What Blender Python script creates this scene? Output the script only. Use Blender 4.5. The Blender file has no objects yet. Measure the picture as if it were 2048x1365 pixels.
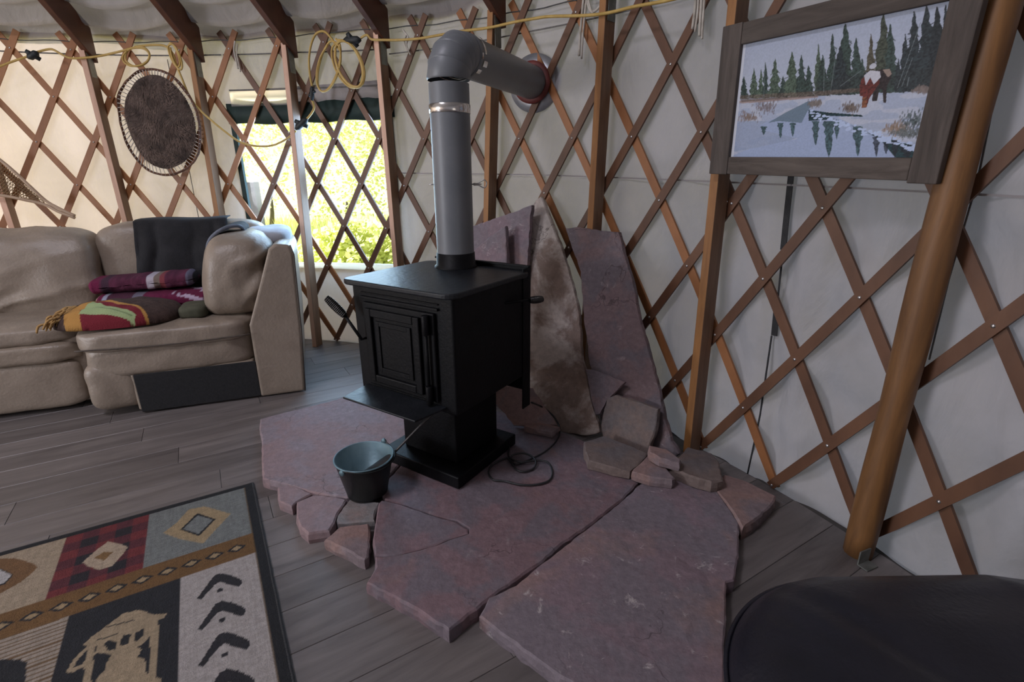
import bpy, bmesh, math, random
import numpy as np
from mathutils import Vector, Matrix, noise
from mathutils.geometry import delaunay_2d_cdt
random.seed(7)
SC = bpy.context.scene
COL = SC.collection
PI = math.pi
rad = math.radians

# ------------------------------------------------------------------ camera
IW, IH = 2048, 1365
FPX, PITCH, ROLL, CAMH = 1003.114, rad(18.3422), rad(-0.3334), 1.2
_fw = Vector((0, math.cos(PITCH), -math.sin(PITCH)))
_up0 = Vector((0, math.sin(PITCH), math.cos(PITCH)))
_rt0 = Vector((1, 0, 0))
RT = _rt0 * math.cos(ROLL) + _up0 * math.sin(ROLL)
UP = -_rt0 * math.sin(ROLL) + _up0 * math.cos(ROLL)
EYE = Vector((0, 0, CAMH))
cd = bpy.data.cameras.new('camera')
cam = bpy.data.objects.new('camera', cd)
COL.objects.link(cam)
cd.sensor_width = 36
cd.lens = FPX / IW * 36
cd.clip_start = 0.02
m = Matrix((RT, UP, -_fw)).transposed().to_4x4()
m.translation = EYE
cam.matrix_world = m
SC.camera = cam

# ------------------------------------------------------------------ world, sun, daylight
world = bpy.data.worlds.new('sky')
SC.world = world
world.use_nodes = True
wn = world.node_tree.nodes
sky = wn.new('ShaderNodeTexSky')
sky.sky_type = 'NISHITA'
sky.sun_disc = False
sky.sun_elevation = rad(42)
sky.sun_rotation = rad(-75)
sky.air_density = 1.3
sky.dust_density = 1.0
world.node_tree.links.new(sky.outputs[0], wn['Background'].inputs[0])
wn['Background'].inputs[1].default_value = 0.20

# the round yurt: centre, radius of the posts' inner faces
YC = Vector((-2.3802, -0.0914, 0))
RP = 3.7836
R_SLAT, R_CANVAS = 3.866, 3.906
WALL_TOP = 2.10
SLOPE = math.tan(rad(35))
R_RING = 0.75
Z_RING = 2.10 + (R_CANVAS - R_RING) * SLOPE


def yp(a_deg, r, z=0.0):
    a = rad(a_deg)
    return Vector((YC.x + r * math.sin(a), YC.y + r * math.cos(a), z))


sun_d = bpy.data.lights.new('sun', 'SUN')
sun_d.energy = 21.0
sun_d.angle = rad(0.6)
sun_d.color = (1.0, 0.93, 0.82)
sun = bpy.data.objects.new('sun', sun_d)
COL.objects.link(sun)
sun_az, sun_el = rad(-78), rad(42)
sdir = Vector((math.sin(sun_az) * math.cos(sun_el), math.cos(sun_az) * math.cos(sun_el), math.sin(sun_el)))
sun.rotation_euler = sdir.to_track_quat('Z', 'Y').to_euler()


def area(name, loc, direction, sx, sy, energy, color, shape='RECTANGLE'):
    d = bpy.data.lights.new(name, 'AREA')
    d.shape = shape
    d.size = sx
    d.size_y = sy
    d.energy = energy
    d.color = color
    o = bpy.data.objects.new(name, d)
    COL.objects.link(o)
    o.location = loc
    o.rotation_euler = (-Vector(direction)).to_track_quat('Z', 'Y').to_euler()
    return o


# daylight through the acrylic roof dome, and through the window
area('dome_daylight', Vector((YC.x, YC.y, Z_RING - 0.05)), (0, 0, -1), 1.0, 1.0, 84, (0.95, 0.92, 1.03), 'DISK')
area('window_daylight', yp(15.5, R_CANVAS + 0.06, 1.12), -(yp(15.5, 1) - YC) + Vector((0, 0, -0.25)), 1.12, 0.95, 36, (0.46, 0.70, 1.0))
area('left_window_daylight', yp(-105, R_CANVAS - 0.10, 1.25), -(yp(-105, 1) - YC) + Vector((0, 0, -0.1)), 1.5, 1.1, 122, (0.86, 0.91, 1.0))  # unseen lamp inside the uncut wall, standing in for a left window

SC.view_settings.view_transform = 'Standard'
SC.view_settings.look = 'None'
SC.view_settings.gamma = 1.0
SC.view_settings.use_curve_mapping = False
SC.view_settings.exposure = 0.0


# ------------------------------------------------------------------ geometry helpers
def ray(px, py):
    return RT * ((px - IW / 2) / FPX) + UP * (-(py - IH / 2) / FPX) + _fw


def onz(px, py, z=0.0):
    d = ray(px, py)
    return EYE + d * ((z - CAMH) / d.z)


def onplane(px, py, p0, n):
    d = ray(px, py)
    return EYE + d * ((p0 - EYE).dot(n) / d.dot(n))


def oncyl(px, py, r):
    d = ray(px, py)
    ox, oy = EYE.x - YC.x, EYE.y - YC.y
    a = d.x ** 2 + d.y ** 2
    b = 2 * (ox * d.x + oy * d.y)
    c = ox * ox + oy * oy - r * r
    t = (-b + math.sqrt(b * b - 4 * a * c)) / (2 * a)
    return EYE + d * t


def angz(P):
    return math.degrees(math.atan2(P.x - YC.x, P.y - YC.y)), P.z


class MB:
    def __init__(s):
        s.v, s.f = [], []

    def add(s, vs, fs):
        o = len(s.v)
        s.v += [tuple(x) for x in vs]
        s.f += [tuple(i + o for i in f) for f in fs]
        return s

    def hexa(s, p):  # 8 points, bottom 0-3 ccw, top 4-7
        return s.add(p, [(3, 2, 1, 0), (4, 5, 6, 7), (0, 1, 5, 4), (1, 2, 6, 5), (2, 3, 7, 6), (3, 0, 4, 7)])

    def box(s, c, X, Y, Z, dx, dy, dz):
        c = Vector(c)
        X, Y, Z = Vector(X) * dx / 2, Vector(Y) * dy / 2, Vector(Z) * dz / 2
        return s.hexa([c - X - Y - Z, c + X - Y - Z, c + X + Y - Z, c - X + Y - Z, c - X - Y + Z, c + X - Y + Z, c + X + Y + Z, c - X + Y + Z])

    def tube(s, pts, r, n=8, closed=False, cap=True):
        pts = [Vector(p) for p in pts]
        rs = r if isinstance(r, (list, tuple)) else [r] * len(pts)
        N = len(pts)
        rings = []
        ref = None
        for i, p in enumerate(pts):
            a = pts[(i - 1) % N] if (closed or i > 0) else p
            b = pts[(i + 1) % N] if (closed or i < N - 1) else p
            t = (b - a)
            if t.length < 1e-9:
                t = Vector((0, 0, 1))
            t.normalize()
            if ref is None:
                ref = Vector((0, 0, 1)) if abs(t.z) < 0.9 else Vector((1, 0, 0))
            u = ref - t * ref.dot(t)
            if u.length < 1e-6:
                u = t.orthogonal()
            u.normalize()
            ref = u
            w = t.cross(u)
            rings.append([p + (u * math.cos(k * 2 * PI / n) + w * math.sin(k * 2 * PI / n)) * rs[i] for k in range(n)])
        vs = [q for rg in rings for q in rg]
        fs = []
        M = N if closed else N - 1
        for i in range(M):
            j = (i + 1) % N
            for k in range(n):
                k2 = (k + 1) % n
                fs.append((i * n + k, i * n + k2, j * n + k2, j * n + k))
        if cap and not closed:
            fs.append(tuple(range(n - 1, -1, -1)))
            fs.append(tuple((N - 1) * n + k for k in range(n)))
        return s.add(vs, fs)

    def lathe(s, prof, c=(0, 0, 0), axis=(0, 0, 1), n=32, cap=False):
        c, Z = Vector(c), Vector(axis).normalized()
        X = Z.orthogonal().normalized()
        Y = Z.cross(X)
        vs = [c + Z * z + (X * math.cos(k * 2 * PI / n) + Y * math.sin(k * 2 * PI / n)) * r for r, z in prof for k in range(n)]
        fs = []
        for i in range(len(prof) - 1):
            for k in range(n):
                k2 = (k + 1) % n
                fs.append((i * n + k, i * n + k2, (i + 1) * n + k2, (i + 1) * n + k))
        if cap:
            fs.append(tuple(range(n - 1, -1, -1)))
            fs.append(tuple((len(prof) - 1) * n + k for k in range(n)))
        return s.add(vs, fs)

    def prism(s, bot, top):
        n = len(bot)
        return s.add(list(bot) + list(top), [tuple(range(n - 1, -1, -1)), tuple(range(n, 2 * n))] + [(i, (i + 1) % n, n + (i + 1) % n, n + i) for i in range(n)])

    def grid(s, fn, nu, nv, cu=False):
        vs = [fn(i / nu, j / nv) for j in range(nv + 1) for i in range(nu + 1)]
        fs = [(j * (nu + 1) + i, j * (nu + 1) + i + 1, (j + 1) * (nu + 1) + i + 1, (j + 1) * (nu + 1) + i) for j in range(nv) for i in range(nu)]
        return s.add(vs, fs)

    def build(s, name, mat, parent=None, smooth=False, bevel=0, segs=2, recalc=True, subsurf=0, loc=None):
        me = bpy.data.meshes.new(name)
        me.from_pydata(s.v, [], s.f)
        if recalc:
            bm = bmesh.new()
            bm.from_mesh(me)
            bmesh.ops.recalc_face_normals(bm, faces=bm.faces)
            bm.to_mesh(me)
            bm.free()
        if mat:
            me.materials.append(mat)
        o = bpy.data.objects.new(name, me)
        COL.objects.link(o)
        if smooth:
            me.polygons.foreach_set('use_smooth', [True] * len(me.polygons))
        if bevel:
            b = o.modifiers.new('bevel', 'BEVEL')
            b.width = bevel
            b.segments = segs
            b.limit_method = 'ANGLE'
            b.angle_limit = rad(35)
        if subsurf:
            q = o.modifiers.new('subsurf', 'SUBSURF')
            q.levels = q.render_levels = subsurf
        if parent:
            o.parent = parent
            o.matrix_parent_inverse = parent.matrix_world.inverted()
        return o


def tag(o, label=None, cat=None, group=None, kind=None):
    if label:
        o['label'] = label
    if cat:
        o['category'] = cat
    if group:
        o['group'] = group
    if kind:
        o['kind'] = kind
    return o


def thing(name, label, cat, loc=(0, 0, 0), group=None):
    o = bpy.data.objects.new(name, None)
    o.empty_display_size = 0.1
    COL.objects.link(o)
    o.location = loc
    o.matrix_world = Matrix.Translation(Vector(loc))
    return tag(o, label, cat, group)


def spline(pts, n=6, closed=False):
    pts = [Vector(p) for p in pts]
    N = len(pts)
    out = []
    for i in range(N if closed else N - 1):
        def g(k):
            return pts[k % N] if closed else pts[max(0, min(N - 1, k))]
        a, b, c, d = g(i - 1), g(i), g(i + 1), g(i + 2)
        for k in range(n):
            t = k / n
            out.append(0.5 * ((2 * b) + (c - a) * t + (2 * a - 5 * b + 4 * c - d) * t * t + (3 * b - a - 3 * c + d) * t ** 3))
    if not closed:
        out.append(pts[-1])
    return out


# ------------------------------------------------------------------ materials
def newmat(name):
    mt = bpy.data.materials.new(name)
    mt.use_nodes = True
    nt = mt.node_tree
    return mt, nt, nt.nodes, nt.links, nt.nodes['Principled BSDF']


def ramp(n, stops):
    r = n.new('ShaderNodeValToRGB')
    while len(r.color_ramp.elements) < len(stops):
        r.color_ramp.elements.new(0.5)
    for e, (p, c) in zip(r.color_ramp.elements, stops):
        e.position = p
        e.color = (*c, 1)
    return r


def mat_noise(name, c1, c2, scale=8, rough=0.6, bump=0.15, bscale=40, metal=0, stretch=(1, 1, 1), coords='Object', spec=0.5, detail=6, stops=None, coat=0):
    mt, nt, n, l, b = newmat(name)
    tc = n.new('ShaderNodeTexCoord')
    mp = n.new('ShaderNodeMapping')
    mp.inputs['Scale'].default_value = stretch
    l.new(tc.outputs[coords], mp.inputs[0])
    nz = n.new('ShaderNodeTexNoise')
    nz.inputs['Scale'].default_value = scale
    nz.inputs['Detail'].default_value = detail
    nz.inputs['Roughness'].default_value = 0.6
    l.new(mp.outputs[0], nz.inputs['Vector'])
    r = ramp(n, stops or [(0.3, c1), (0.7, c2)])
    l.new(nz.outputs[0], r.inputs[0])
    l.new(r.outputs[0], b.inputs['Base Color'])
    b.inputs['Roughness'].default_value = rough
    b.inputs['Metallic'].default_value = metal
    b.inputs['Specular IOR Level'].default_value = spec
    b.inputs['Coat Weight'].default_value = coat
    if bump:
        n2 = n.new('ShaderNodeTexNoise')
        n2.inputs['Scale'].default_value = bscale
        n2.inputs['Detail'].default_value = 5
        l.new(mp.outputs[0], n2.inputs['Vector'])
        bp = n.new('ShaderNodeBump')
        bp.inputs['Strength'].default_value = bump
        bp.inputs['Distance'].default_value = 0.01
        l.new(n2.outputs[0], bp.inputs['Height'])
        l.new(bp.outputs[0], b.inputs['Normal'])
    return mt


def mat_wood(name, c1, c2, dirv, scale=9, rough=0.55, bump=0.12):
    """grain stretched along the world direction dirv"""
    mt, nt, n, l, b = newmat(name)
    tc = n.new('ShaderNodeTexCoord')
    mp = n.new('ShaderNodeMapping')
    q = Vector(dirv).normalized().to_track_quat('X', 'Z').inverted().to_euler()
    mp.inputs['Rotation'].default_value = q
    l.new(tc.outputs['Object'], mp.inputs[0])
    mp2 = n.new('ShaderNodeMapping')
    mp2.inputs['Scale'].default_value = (0.12, 1, 1)
    l.new(mp.outputs[0], mp2.inputs[0])
    oi = n.new('ShaderNodeObjectInfo')
    ad = n.new('ShaderNodeVectorMath')
    ad.operation = 'ADD'
    sc = n.new('ShaderNodeVectorMath')
    sc.operation = 'SCALE'
    cx = n.new('ShaderNodeCombineXYZ')
    for k in range(3):
        l.new(oi.outputs['Random'], cx.inputs[k])
    l.new(cx.outputs[0], sc.inputs[0])
    sc.inputs['Scale'].default_value = 37
    l.new(mp2.outputs[0], ad.inputs[0])
    l.new(sc.outputs[0], ad.inputs[1])
    nz = n.new('ShaderNodeTexNoise')
    nz.inputs['Scale'].default_value = scale * 4
    nz.inputs['Detail'].default_value = 6
    nz.inputs['Roughness'].default_value = 0.65
    nz.inputs['Distortion'].default_value = 0.6
    l.new(ad.outputs[0], nz.inputs['Vector'])
    r = ramp(n, [(0.28, c1), (0.72, c2)])
    l.new(nz.outputs[0], r.inputs[0])
    hs = n.new('ShaderNodeHueSaturation')
    mr = n.new('ShaderNodeMapRange')
    mr.inputs['To Min'].default_value = 0.82
    mr.inputs['To Max'].default_value = 1.18
    l.new(oi.outputs['Random'], mr.inputs['Value'])
    l.new(mr.outputs[0], hs.inputs['Value'])
    l.new(r.outputs[0], hs.inputs['Color'])
    l.new(hs.outputs[0], b.inputs['Base Color'])
    b.inputs['Roughness'].default_value = rough
    bp = n.new('ShaderNodeBump')
    bp.inputs['Strength'].default_value = bump
    bp.inputs['Distance'].default_value = 0.004
    l.new(nz.outputs[0], bp.inputs['Height'])
    l.new(bp.outputs[0], b.inputs['Normal'])
    return mt


def mat_stone(name, base, mott, rust, rough=0.72, scale=5.0, scratch=0.35, offset=0.0, pale=(0.42, 0.36, 0.36)):
    mt, nt, n, l, b = newmat(name)
    tc = n.new('ShaderNodeTexCoord')
    mp = n.new('ShaderNodeMapping')
    mp.inputs['Location'].default_value = (offset, offset * 1.7, offset * 0.3)
    l.new(tc.outputs['Object'], mp.inputs[0])

    def nz(sc, det=6, ro=0.6, dist=0.0):
        q = n.new('ShaderNodeTexNoise')
        q.inputs['Scale'].default_value = sc
        q.inputs['Detail'].default_value = det
        q.inputs['Roughness'].default_value = ro
        q.inputs['Distortion'].default_value = dist
        l.new(mp.outputs[0], q.inputs['Vector'])
        return q

    def mix(fac, a, c, fa=1.0):
        mx = n.new('ShaderNodeMix')
        mx.data_type = 'RGBA'
        l.new(fac, mx.inputs['Factor'])
        for s_, val in (('A', a), ('B', c)):
            i = [k for k in mx.inputs if k.name == s_ and k.type == 'RGBA'][0]
            if isinstance(val, tuple):
                i.default_value = (*val, 1)
            else:
                l.new(val, i)
        return [k for k in mx.outputs if k.type == 'RGBA'][0]
    a = nz(scale, 7, 0.62, 0.4)
    ra = ramp(n, [(0.45, (0, 0, 0)), (0.55, (1, 1, 1))])
    l.new(a.outputs[0], ra.inputs[0])
    c1 = mix(ra.outputs[0], base, mott)
    a2 = nz(scale * 0.6, 5, 0.6, 0.8)
    r2 = ramp(n, [(0.54, (0, 0, 0)), (0.70, (1, 1, 1))])
    l.new(a2.outputs['Color'], r2.inputs[0])
    c2 = mix(r2.outputs[0], c1, rust)
    a3 = nz(scale * 9, 4, 0.7)
    r3 = ramp(n, [(0.35, (0.82, 0.82, 0.82)), (0.7, (1.12, 1.12, 1.12))])
    l.new(a3.outputs[0], r3.inputs[0])
    mu = n.new('ShaderNodeMix')
    mu.data_type = 'RGBA'
    mu.blend_type = 'MULTIPLY'
    mu.inputs[0].default_value = 1
    ins = [k for k in mu.inputs if k.type == 'RGBA']
    l.new(c2, ins[0])
    l.new(r3.outputs[0], ins[1])
    c3 = [k for k in mu.outputs if k.type == 'RGBA'][0]
    # pale chalky scuffs
    a4 = nz(scale * 2.6, 9, 0.72, 1.5)
    r4 = ramp(n, [(0.60, (0, 0, 0)), (0.70, (scratch, scratch, scratch))])
    l.new(a4.outputs[0], r4.inputs[0])
    c4 = mix(r4.outputs[0], c3, pale)
    # fine dark hairline cracks wandering through the stone
    wz = nz(2.2, 5, 0.6)
    wadd = n.new('ShaderNodeVectorMath')
    wadd.operation = 'MULTIPLY_ADD'
    l.new(wz.outputs['Color'], wadd.inputs[0])
    wadd.inputs[1].default_value = (0.5, 0.5, 0.5)
    l.new(mp.outputs[0], wadd.inputs[2])
    vo = n.new('ShaderNodeTexVoronoi')
    vo.feature = 'DISTANCE_TO_EDGE'
    vo.inputs['Scale'].default_value = 2.6
    l.new(wadd.outputs[0], vo.inputs['Vector'])
    rv = ramp(n, [(0.0, (0.75, 0.75, 0.75)), (0.007, (0, 0, 0))])
    l.new(vo.outputs['Distance'], rv.inputs[0])
    gate = nz(1.9, 3, 0.5)
    rgate = ramp(n, [(0.50, (0, 0, 0)), (0.58, (1, 1, 1))])
    l.new(gate.outputs[0], rgate.inputs[0])
    mg = n.new('ShaderNodeMath')
    mg.operation = 'MULTIPLY'
    l.new(rv.outputs[0], mg.inputs[0])
    l.new(rgate.outputs[0], mg.inputs[1])
    c5 = mix(mg.outputs[0], c4, tuple(q * 0.25 for q in base))
    l.new(c5, b.inputs['Base Color'])
    b.inputs['Roughness'].default_value = rough
    b.inputs['Specular IOR Level'].default_value = 0.35
    bp = n.new('ShaderNodeBump')
    bp.inputs['Strength'].default_value = 0.6
    bp.inputs['Distance'].default_value = 0.008
    bn = nz(scale * 5, 8, 0.65)
    l.new(bn.outputs[0], bp.inputs['Height'])
    l.new(bp.outputs[0], b.inputs['Normal'])
    return mt


def mat_attr(name, rough=0.85, bump=0.2, bscale=250, stretch=(1, 1, 1), sheen=0):
    """colour printed or woven into the thing, stored per point in the mesh"""
    mt, nt, n, l, b = newmat(name)
    at = n.new('ShaderNodeAttribute')
    at.attribute_name = 'print'
    l.new(at.outputs['Color'], b.inputs['Base Color'])
    b.inputs['Roughness'].default_value = rough
    b.inputs['Specular IOR Level'].default_value = 0.25
    b.inputs['Sheen Weight'].default_value = sheen
    tc = n.new('ShaderNodeTexCoord')
    mp = n.new('ShaderNodeMapping')
    mp.inputs['Scale'].default_value = stretch
    l.new(tc.outputs['Object'], mp.inputs[0])
    n2 = n.new('ShaderNodeTexNoise')
    n2.inputs['Scale'].default_value = bscale
    l.new(mp.outputs[0], n2.inputs['Vector'])
    bp = n.new('ShaderNodeBump')
    bp.inputs['Strength'].default_value = bump
    bp.inputs['Distance'].default_value = 0.004
    l.new(n2.outputs[0], bp.inputs['Height'])
    l.new(bp.outputs[0], b.inputs['Normal'])
    return mt


def mat_canvas(name, col, trans, stain=(0.45, 0.41, 0.36), rough=0.8, tcol=None, fold=0.0):
    mt, nt, n, l, b = newmat(name)
    tc = n.new('ShaderNodeTexCoord')
    nz = n.new('ShaderNodeTexNoise')
    nz.inputs['Scale'].default_value = 1.7
    nz.inputs['Detail'].default_value = 8
    nz.inputs['Roughness'].default_value = 0.65
    l.new(tc.outputs['Object'], nz.inputs['Vector'])
    r = ramp(n, [(0.38, stain), (0.58, col)])
    l.new(nz.outputs[0], r.inputs[0])
    col_out = r.outputs[0]
    if fold:
        # a grey dirty band under the horizontal hem, and specks
        sx = n.new('ShaderNodeSeparateXYZ')
        l.new(tc.outputs['Object'], sx.inputs[0])
        rz = ramp(n, [(0.0, (0, 0, 0)), (0.40, (0.25, 0.25, 0.25)), (0.86, (0.8, 0.8, 0.8)), (0.93, (0, 0, 0))])
        mz = n.new('ShaderNodeMapRange')
        mz.inputs['From Min'].default_value = 0.75
        mz.inputs['From Max'].default_value = 1.23
        l.new(sx.outputs['Z'], mz.inputs['Value'])
        l.new(mz.outputs[0], rz.inputs[0])
        n3 = n.new('ShaderNodeTexNoise')
        n3.inputs['Scale'].default_value = 3.3
        n3.inputs['Detail'].default_value = 8
        l.new(tc.outputs['Object'], n3.inputs['Vector'])
        mm = n.new('ShaderNodeMath')
        mm.operation = 'MULTIPLY'
        l.new(rz.outputs[0], mm.inputs[0])
        l.new(n3.outputs[0], mm.inputs[1])
        mx0 = n.new('ShaderNodeMix')
        mx0.data_type = 'RGBA'
        l.new(mm.outputs[0], mx0.inputs['Factor'])
        q = [k for k in mx0.inputs if k.type == 'RGBA']
        l.new(r.outputs[0], q[0])
        q[1].default_value = (0.23, 0.22, 0.21, 1)
        col_out = [k for k in mx0.outputs if k.type == 'RGBA'][0]
    l.new(col_out, b.inputs['Base Color'])
    b.inputs['Roughness'].default_value = rough
    b.inputs['Specular IOR Level'].default_value = 0.2
    wv = n.new('ShaderNodeTexNoise')
    wv.inputs['Scale'].default_value = 5
    wv.inputs['Detail'].default_value = 6
    wv.inputs['Distortion'].default_value = 0.5
    l.new(tc.outputs['Object'], wv.inputs['Vector'])
    bp = n.new('ShaderNodeBump')
    bp.inputs['Strength'].default_value = 0.9
    bp.inputs['Distance'].default_value = 0.06
    mpw = n.new('ShaderNodeMapping')
    mpw.inputs['Scale'].default_value = (0.7, 0.7, 0.35)
    mpw.inputs['Rotation'].default_value = (0.35, 0.2, 0)
    l.new(tc.outputs['Object'], mpw.inputs[0])
    l.new(mpw.outputs[0], wv.inputs['Vector'])
    l.new(wv.outputs[0], bp.inputs['Height'])
    l.new(bp.outputs[0], b.inputs['Normal'])
    tr = n.new('ShaderNodeBsdfTranslucent')
    tr.inputs[0].default_value = (*(tcol or (0.95, 0.88, 0.76)), 1)
    mx = n.new('ShaderNodeMixShader')
    mx.inputs[0].default_value = trans
    l.new(b.outputs[0], mx.inputs[1])
    l.new(tr.outputs[0], mx.inputs[2])
    l.new(mx.outputs[0], n['Material Output'].inputs[0])
    return mt


def mat_vinyl(name):
    mt, nt, n, l, b = newmat(name)
    n.remove(b)
    tr = n.new('ShaderNodeBsdfTransparent')
    tr.inputs[0].default_value = (0.94, 0.96, 0.95, 1)
    gl = n.new('ShaderNodeBsdfGlossy')
    gl.inputs['Roughness'].default_value = 0.15
    lw = n.new('ShaderNodeFresnel')
    lw.inputs[0].default_value = 1.35
    mx = n.new('ShaderNodeMixShader')
    l.new(lw.outputs[0], mx.inputs[0])
    l.new(tr.outputs[0], mx.inputs[1])
    l.new(gl.outputs[0], mx.inputs[2])
    l.new(mx.outputs[0], n['Material Output'].inputs[0])
    return mt


M = {}
M['canvas'] = mat_canvas('canvas', (0.38, 0.36, 0.375), 0.22, (0.29, 0.275, 0.28), fold=1.0, tcol=(0.96, 0.80, 0.74))
M['roof'] = mat_canvas('roof_liner', (0.31, 0.29, 0.295), 0.02, (0.27, 0.25, 0.255))
M['dark_strap'] = mat_noise('dark_strap', (0.012, 0.013, 0.015), (0.03, 0.03, 0.032), 60, 0.8)
M['seam'] = mat_noise('seam', (0.10, 0.095, 0.09), (0.17, 0.16, 0.15), 60, 0.8)
M['green_flap'] = mat_noise('green_flap', (0.006, 0.02, 0.018), (0.012, 0.035, 0.03), 10, 0.7)
M['white_flap'] = mat_canvas('white_flap', (0.70, 0.68, 0.68), 0.65, (0.6, 0.58, 0.58))
M['vinyl'] = mat_vinyl('clear_vinyl')
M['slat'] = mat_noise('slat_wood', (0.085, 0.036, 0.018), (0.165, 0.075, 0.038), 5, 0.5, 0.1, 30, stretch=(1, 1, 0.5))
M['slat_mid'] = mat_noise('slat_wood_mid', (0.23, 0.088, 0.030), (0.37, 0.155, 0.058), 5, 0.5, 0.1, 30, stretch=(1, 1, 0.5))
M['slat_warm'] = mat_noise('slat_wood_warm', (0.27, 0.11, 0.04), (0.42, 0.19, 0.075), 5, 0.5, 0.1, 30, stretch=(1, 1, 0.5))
M['post_new'] = mat_wood('post_wood_new', (0.52, 0.31, 0.215), (0.70, 0.45, 0.33), (0, 0, 1), 7)
M['post_old'] = mat_wood('post_wood_old', (0.21, 0.090, 0.028), (0.36, 0.165, 0.052), (0, 0, 1), 7)
M['pole'] = mat_wood('peeled_pole', (0.095, 0.042, 0.015), (0.23, 0.108, 0.036), (0, 0, 1), 5)
M['post_side'] = mat_wood('post_wood_side', (0.14, 0.078, 0.044), (0.25, 0.142, 0.084), (0, 0, 1), 7)
M['rafter'] = mat_noise('rafter_wood', (0.065, 0.022, 0.012), (0.14, 0.05, 0.026), 6, 0.45, 0.1, 25)
M['galv'] = mat_noise('galvanised_plate', (0.16, 0.165, 0.15), (0.26, 0.265, 0.245), 25, 0.5, 0.05, 60, metal=0.6)
M['bolt'] = mat_noise('bolt_steel', (0.45, 0.43, 0.42), (0.6, 0.58, 0.56), 30, 0.35, 0, metal=0.9)
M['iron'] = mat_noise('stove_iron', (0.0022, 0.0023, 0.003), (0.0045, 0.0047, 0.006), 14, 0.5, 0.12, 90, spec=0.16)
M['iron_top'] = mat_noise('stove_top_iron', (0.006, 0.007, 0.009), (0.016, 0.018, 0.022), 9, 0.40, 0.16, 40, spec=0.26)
M['iron_grip'] = mat_noise('coil_grip', (0.03, 0.03, 0.03), (0.08, 0.075, 0.07), 50, 0.35, 0.05, metal=0.8)
M['pipe'] = mat_noise('pipe_grey_enamel', (0.13, 0.14, 0.155), (0.165, 0.175, 0.19), 6, 0.42, 0.03, 80, spec=0.5)
M['chrome'] = mat_noise('bright_steel', (0.62, 0.6, 0.58), (0.8, 0.78, 0.76), 12, 0.18, 0.02, metal=1.0)
M['flange'] = mat_noise('flange_steel', (0.34, 0.35, 0.38), (0.45, 0.46, 0.5), 12, 0.4, 0.02, metal=0.7)
M['gasket'] = mat_noise('red_gasket', (0.10, 0.016, 0.014), (0.16, 0.028, 0.022), 20, 0.6, 0.05)
M['leather'] = mat_noise('tan_leather', (0.225, 0.180, 0.142), (0.315, 0.258, 0.206), 5, 0.42, 0.22, 70, spec=0.5)
M['leather_dk'] = mat_noise('tan_leather_worn', (0.210, 0.166, 0.128), (0.30, 0.244, 0.192), 5, 0.38, 0.22, 70, spec=0.5)
M['dustcloth'] = mat_noise('black_dust_cloth', (0.010, 0.010, 0.012), (0.018, 0.018, 0.02), 80, 0.9, 0.2, 200)
M['piping'] = mat_noise('piping', (0.06, 0.045, 0.035), (0.09, 0.07, 0.055), 30, 0.6)
M['throw'] = mat_noise('charcoal_throw', (0.009, 0.009, 0.011), (0.022, 0.022, 0.026), 10, 0.9, 0.3, 120)
M['throw_edge'] = mat_noise('throw_light_edge', (0.10, 0.115, 0.15), (0.20, 0.22, 0.27), 20, 0.85, 0.3, 120)
M['pale_cover'] = mat_noise('pale_cover', (0.40, 0.42, 0.48), (0.52, 0.54, 0.60), 10, 0.8, 0.2, 60)
M['black_leather'] = mat_noise('black_leather', (0.009, 0.009, 0.014), (0.016, 0.016, 0.024), 6, 0.36, 0.15, 90, spec=0.5)
M['bucket'] = mat_noise('bucket_black', (0.005, 0.007, 0.007), (0.011, 0.014, 0.014), 20, 0.38, 0.06, 60, spec=0.5)
M['bucket_in'] = mat_noise('bucket_zinc_inside', (0.10, 0.18, 0.215), (0.19, 0.29, 0.33), 8, 0.42, 0.06, 60, metal=0.3)
M['shovel'] = mat_noise('shovel_steel', (0.03, 0.03, 0.034), (0.075, 0.07, 0.07), 12, 0.4, 0.08, 60, metal=0.6)
M['ash'] = mat_noise('ash', (0.03, 0.03, 0.032), (0.10, 0.095, 0.095), 40, 0.95, 0.5, 90)
M['cable'] = mat_noise('black_cable', (0.012, 0.012, 0.014), (0.02, 0.02, 0.022), 30, 0.5, 0)
M['yellow_cord'] = mat_noise('yellow_cord', (0.42, 0.27, 0.06), (0.58, 0.40, 0.13), 20, 0.5, 0.05)
M['plug'] = mat_noise('black_plug', (0.010, 0.014, 0.016), (0.02, 0.026, 0.03), 20, 0.55, 0.1)
M['twine'] = mat_noise('white_twine', (0.42, 0.38, 0.33), (0.6, 0.56, 0.5), 30, 0.9, 0.2)
M['steel_cable'] = mat_noise('steel_cable', (0.05, 0.05, 0.05), (0.12, 0.12, 0.12), 60, 0.5, 0, metal=0.6)
M['fur'] = mat_noise('brown_fur', (0.016, 0.010, 0.008), (0.12, 0.085, 0.07), 14, 0.85, 0.8, 60, detail=9)
M['fur_tip'] = mat_noise('fur_tips', (0.025, 0.015, 0.012), (0.24, 0.17, 0.14), 11, 0.8, 0.0, detail=9)
M['willow'] = mat_noise('willow_hoop', (0.07, 0.028, 0.016), (0.16, 0.07, 0.04), 12, 0.7, 0.3, 60)
M['snowshoe'] = mat_noise('ash_wood', (0.38, 0.26, 0.17), (0.52, 0.38, 0.27), 8, 0.55, 0.1)
M['babiche'] = mat_noise('rawhide_webbing', (0.20, 0.125, 0.06), (0.32, 0.21, 0.11), 30, 0.7, 0.2)
M['barn'] = mat_noise('weathered_barn_wood', (0.05, 0.038, 0.031), (0.125, 0.10, 0.085), 5, 0.8, 0.35, 30, stretch=(1, 1, 1))
M['barn_h'] = mat_wood('weathered_barn_wood_rail', (0.045, 0.034, 0.028), (0.12, 0.097, 0.082), (0.47, -0.88, 0), 7, 0.8, 0.4)
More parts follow.
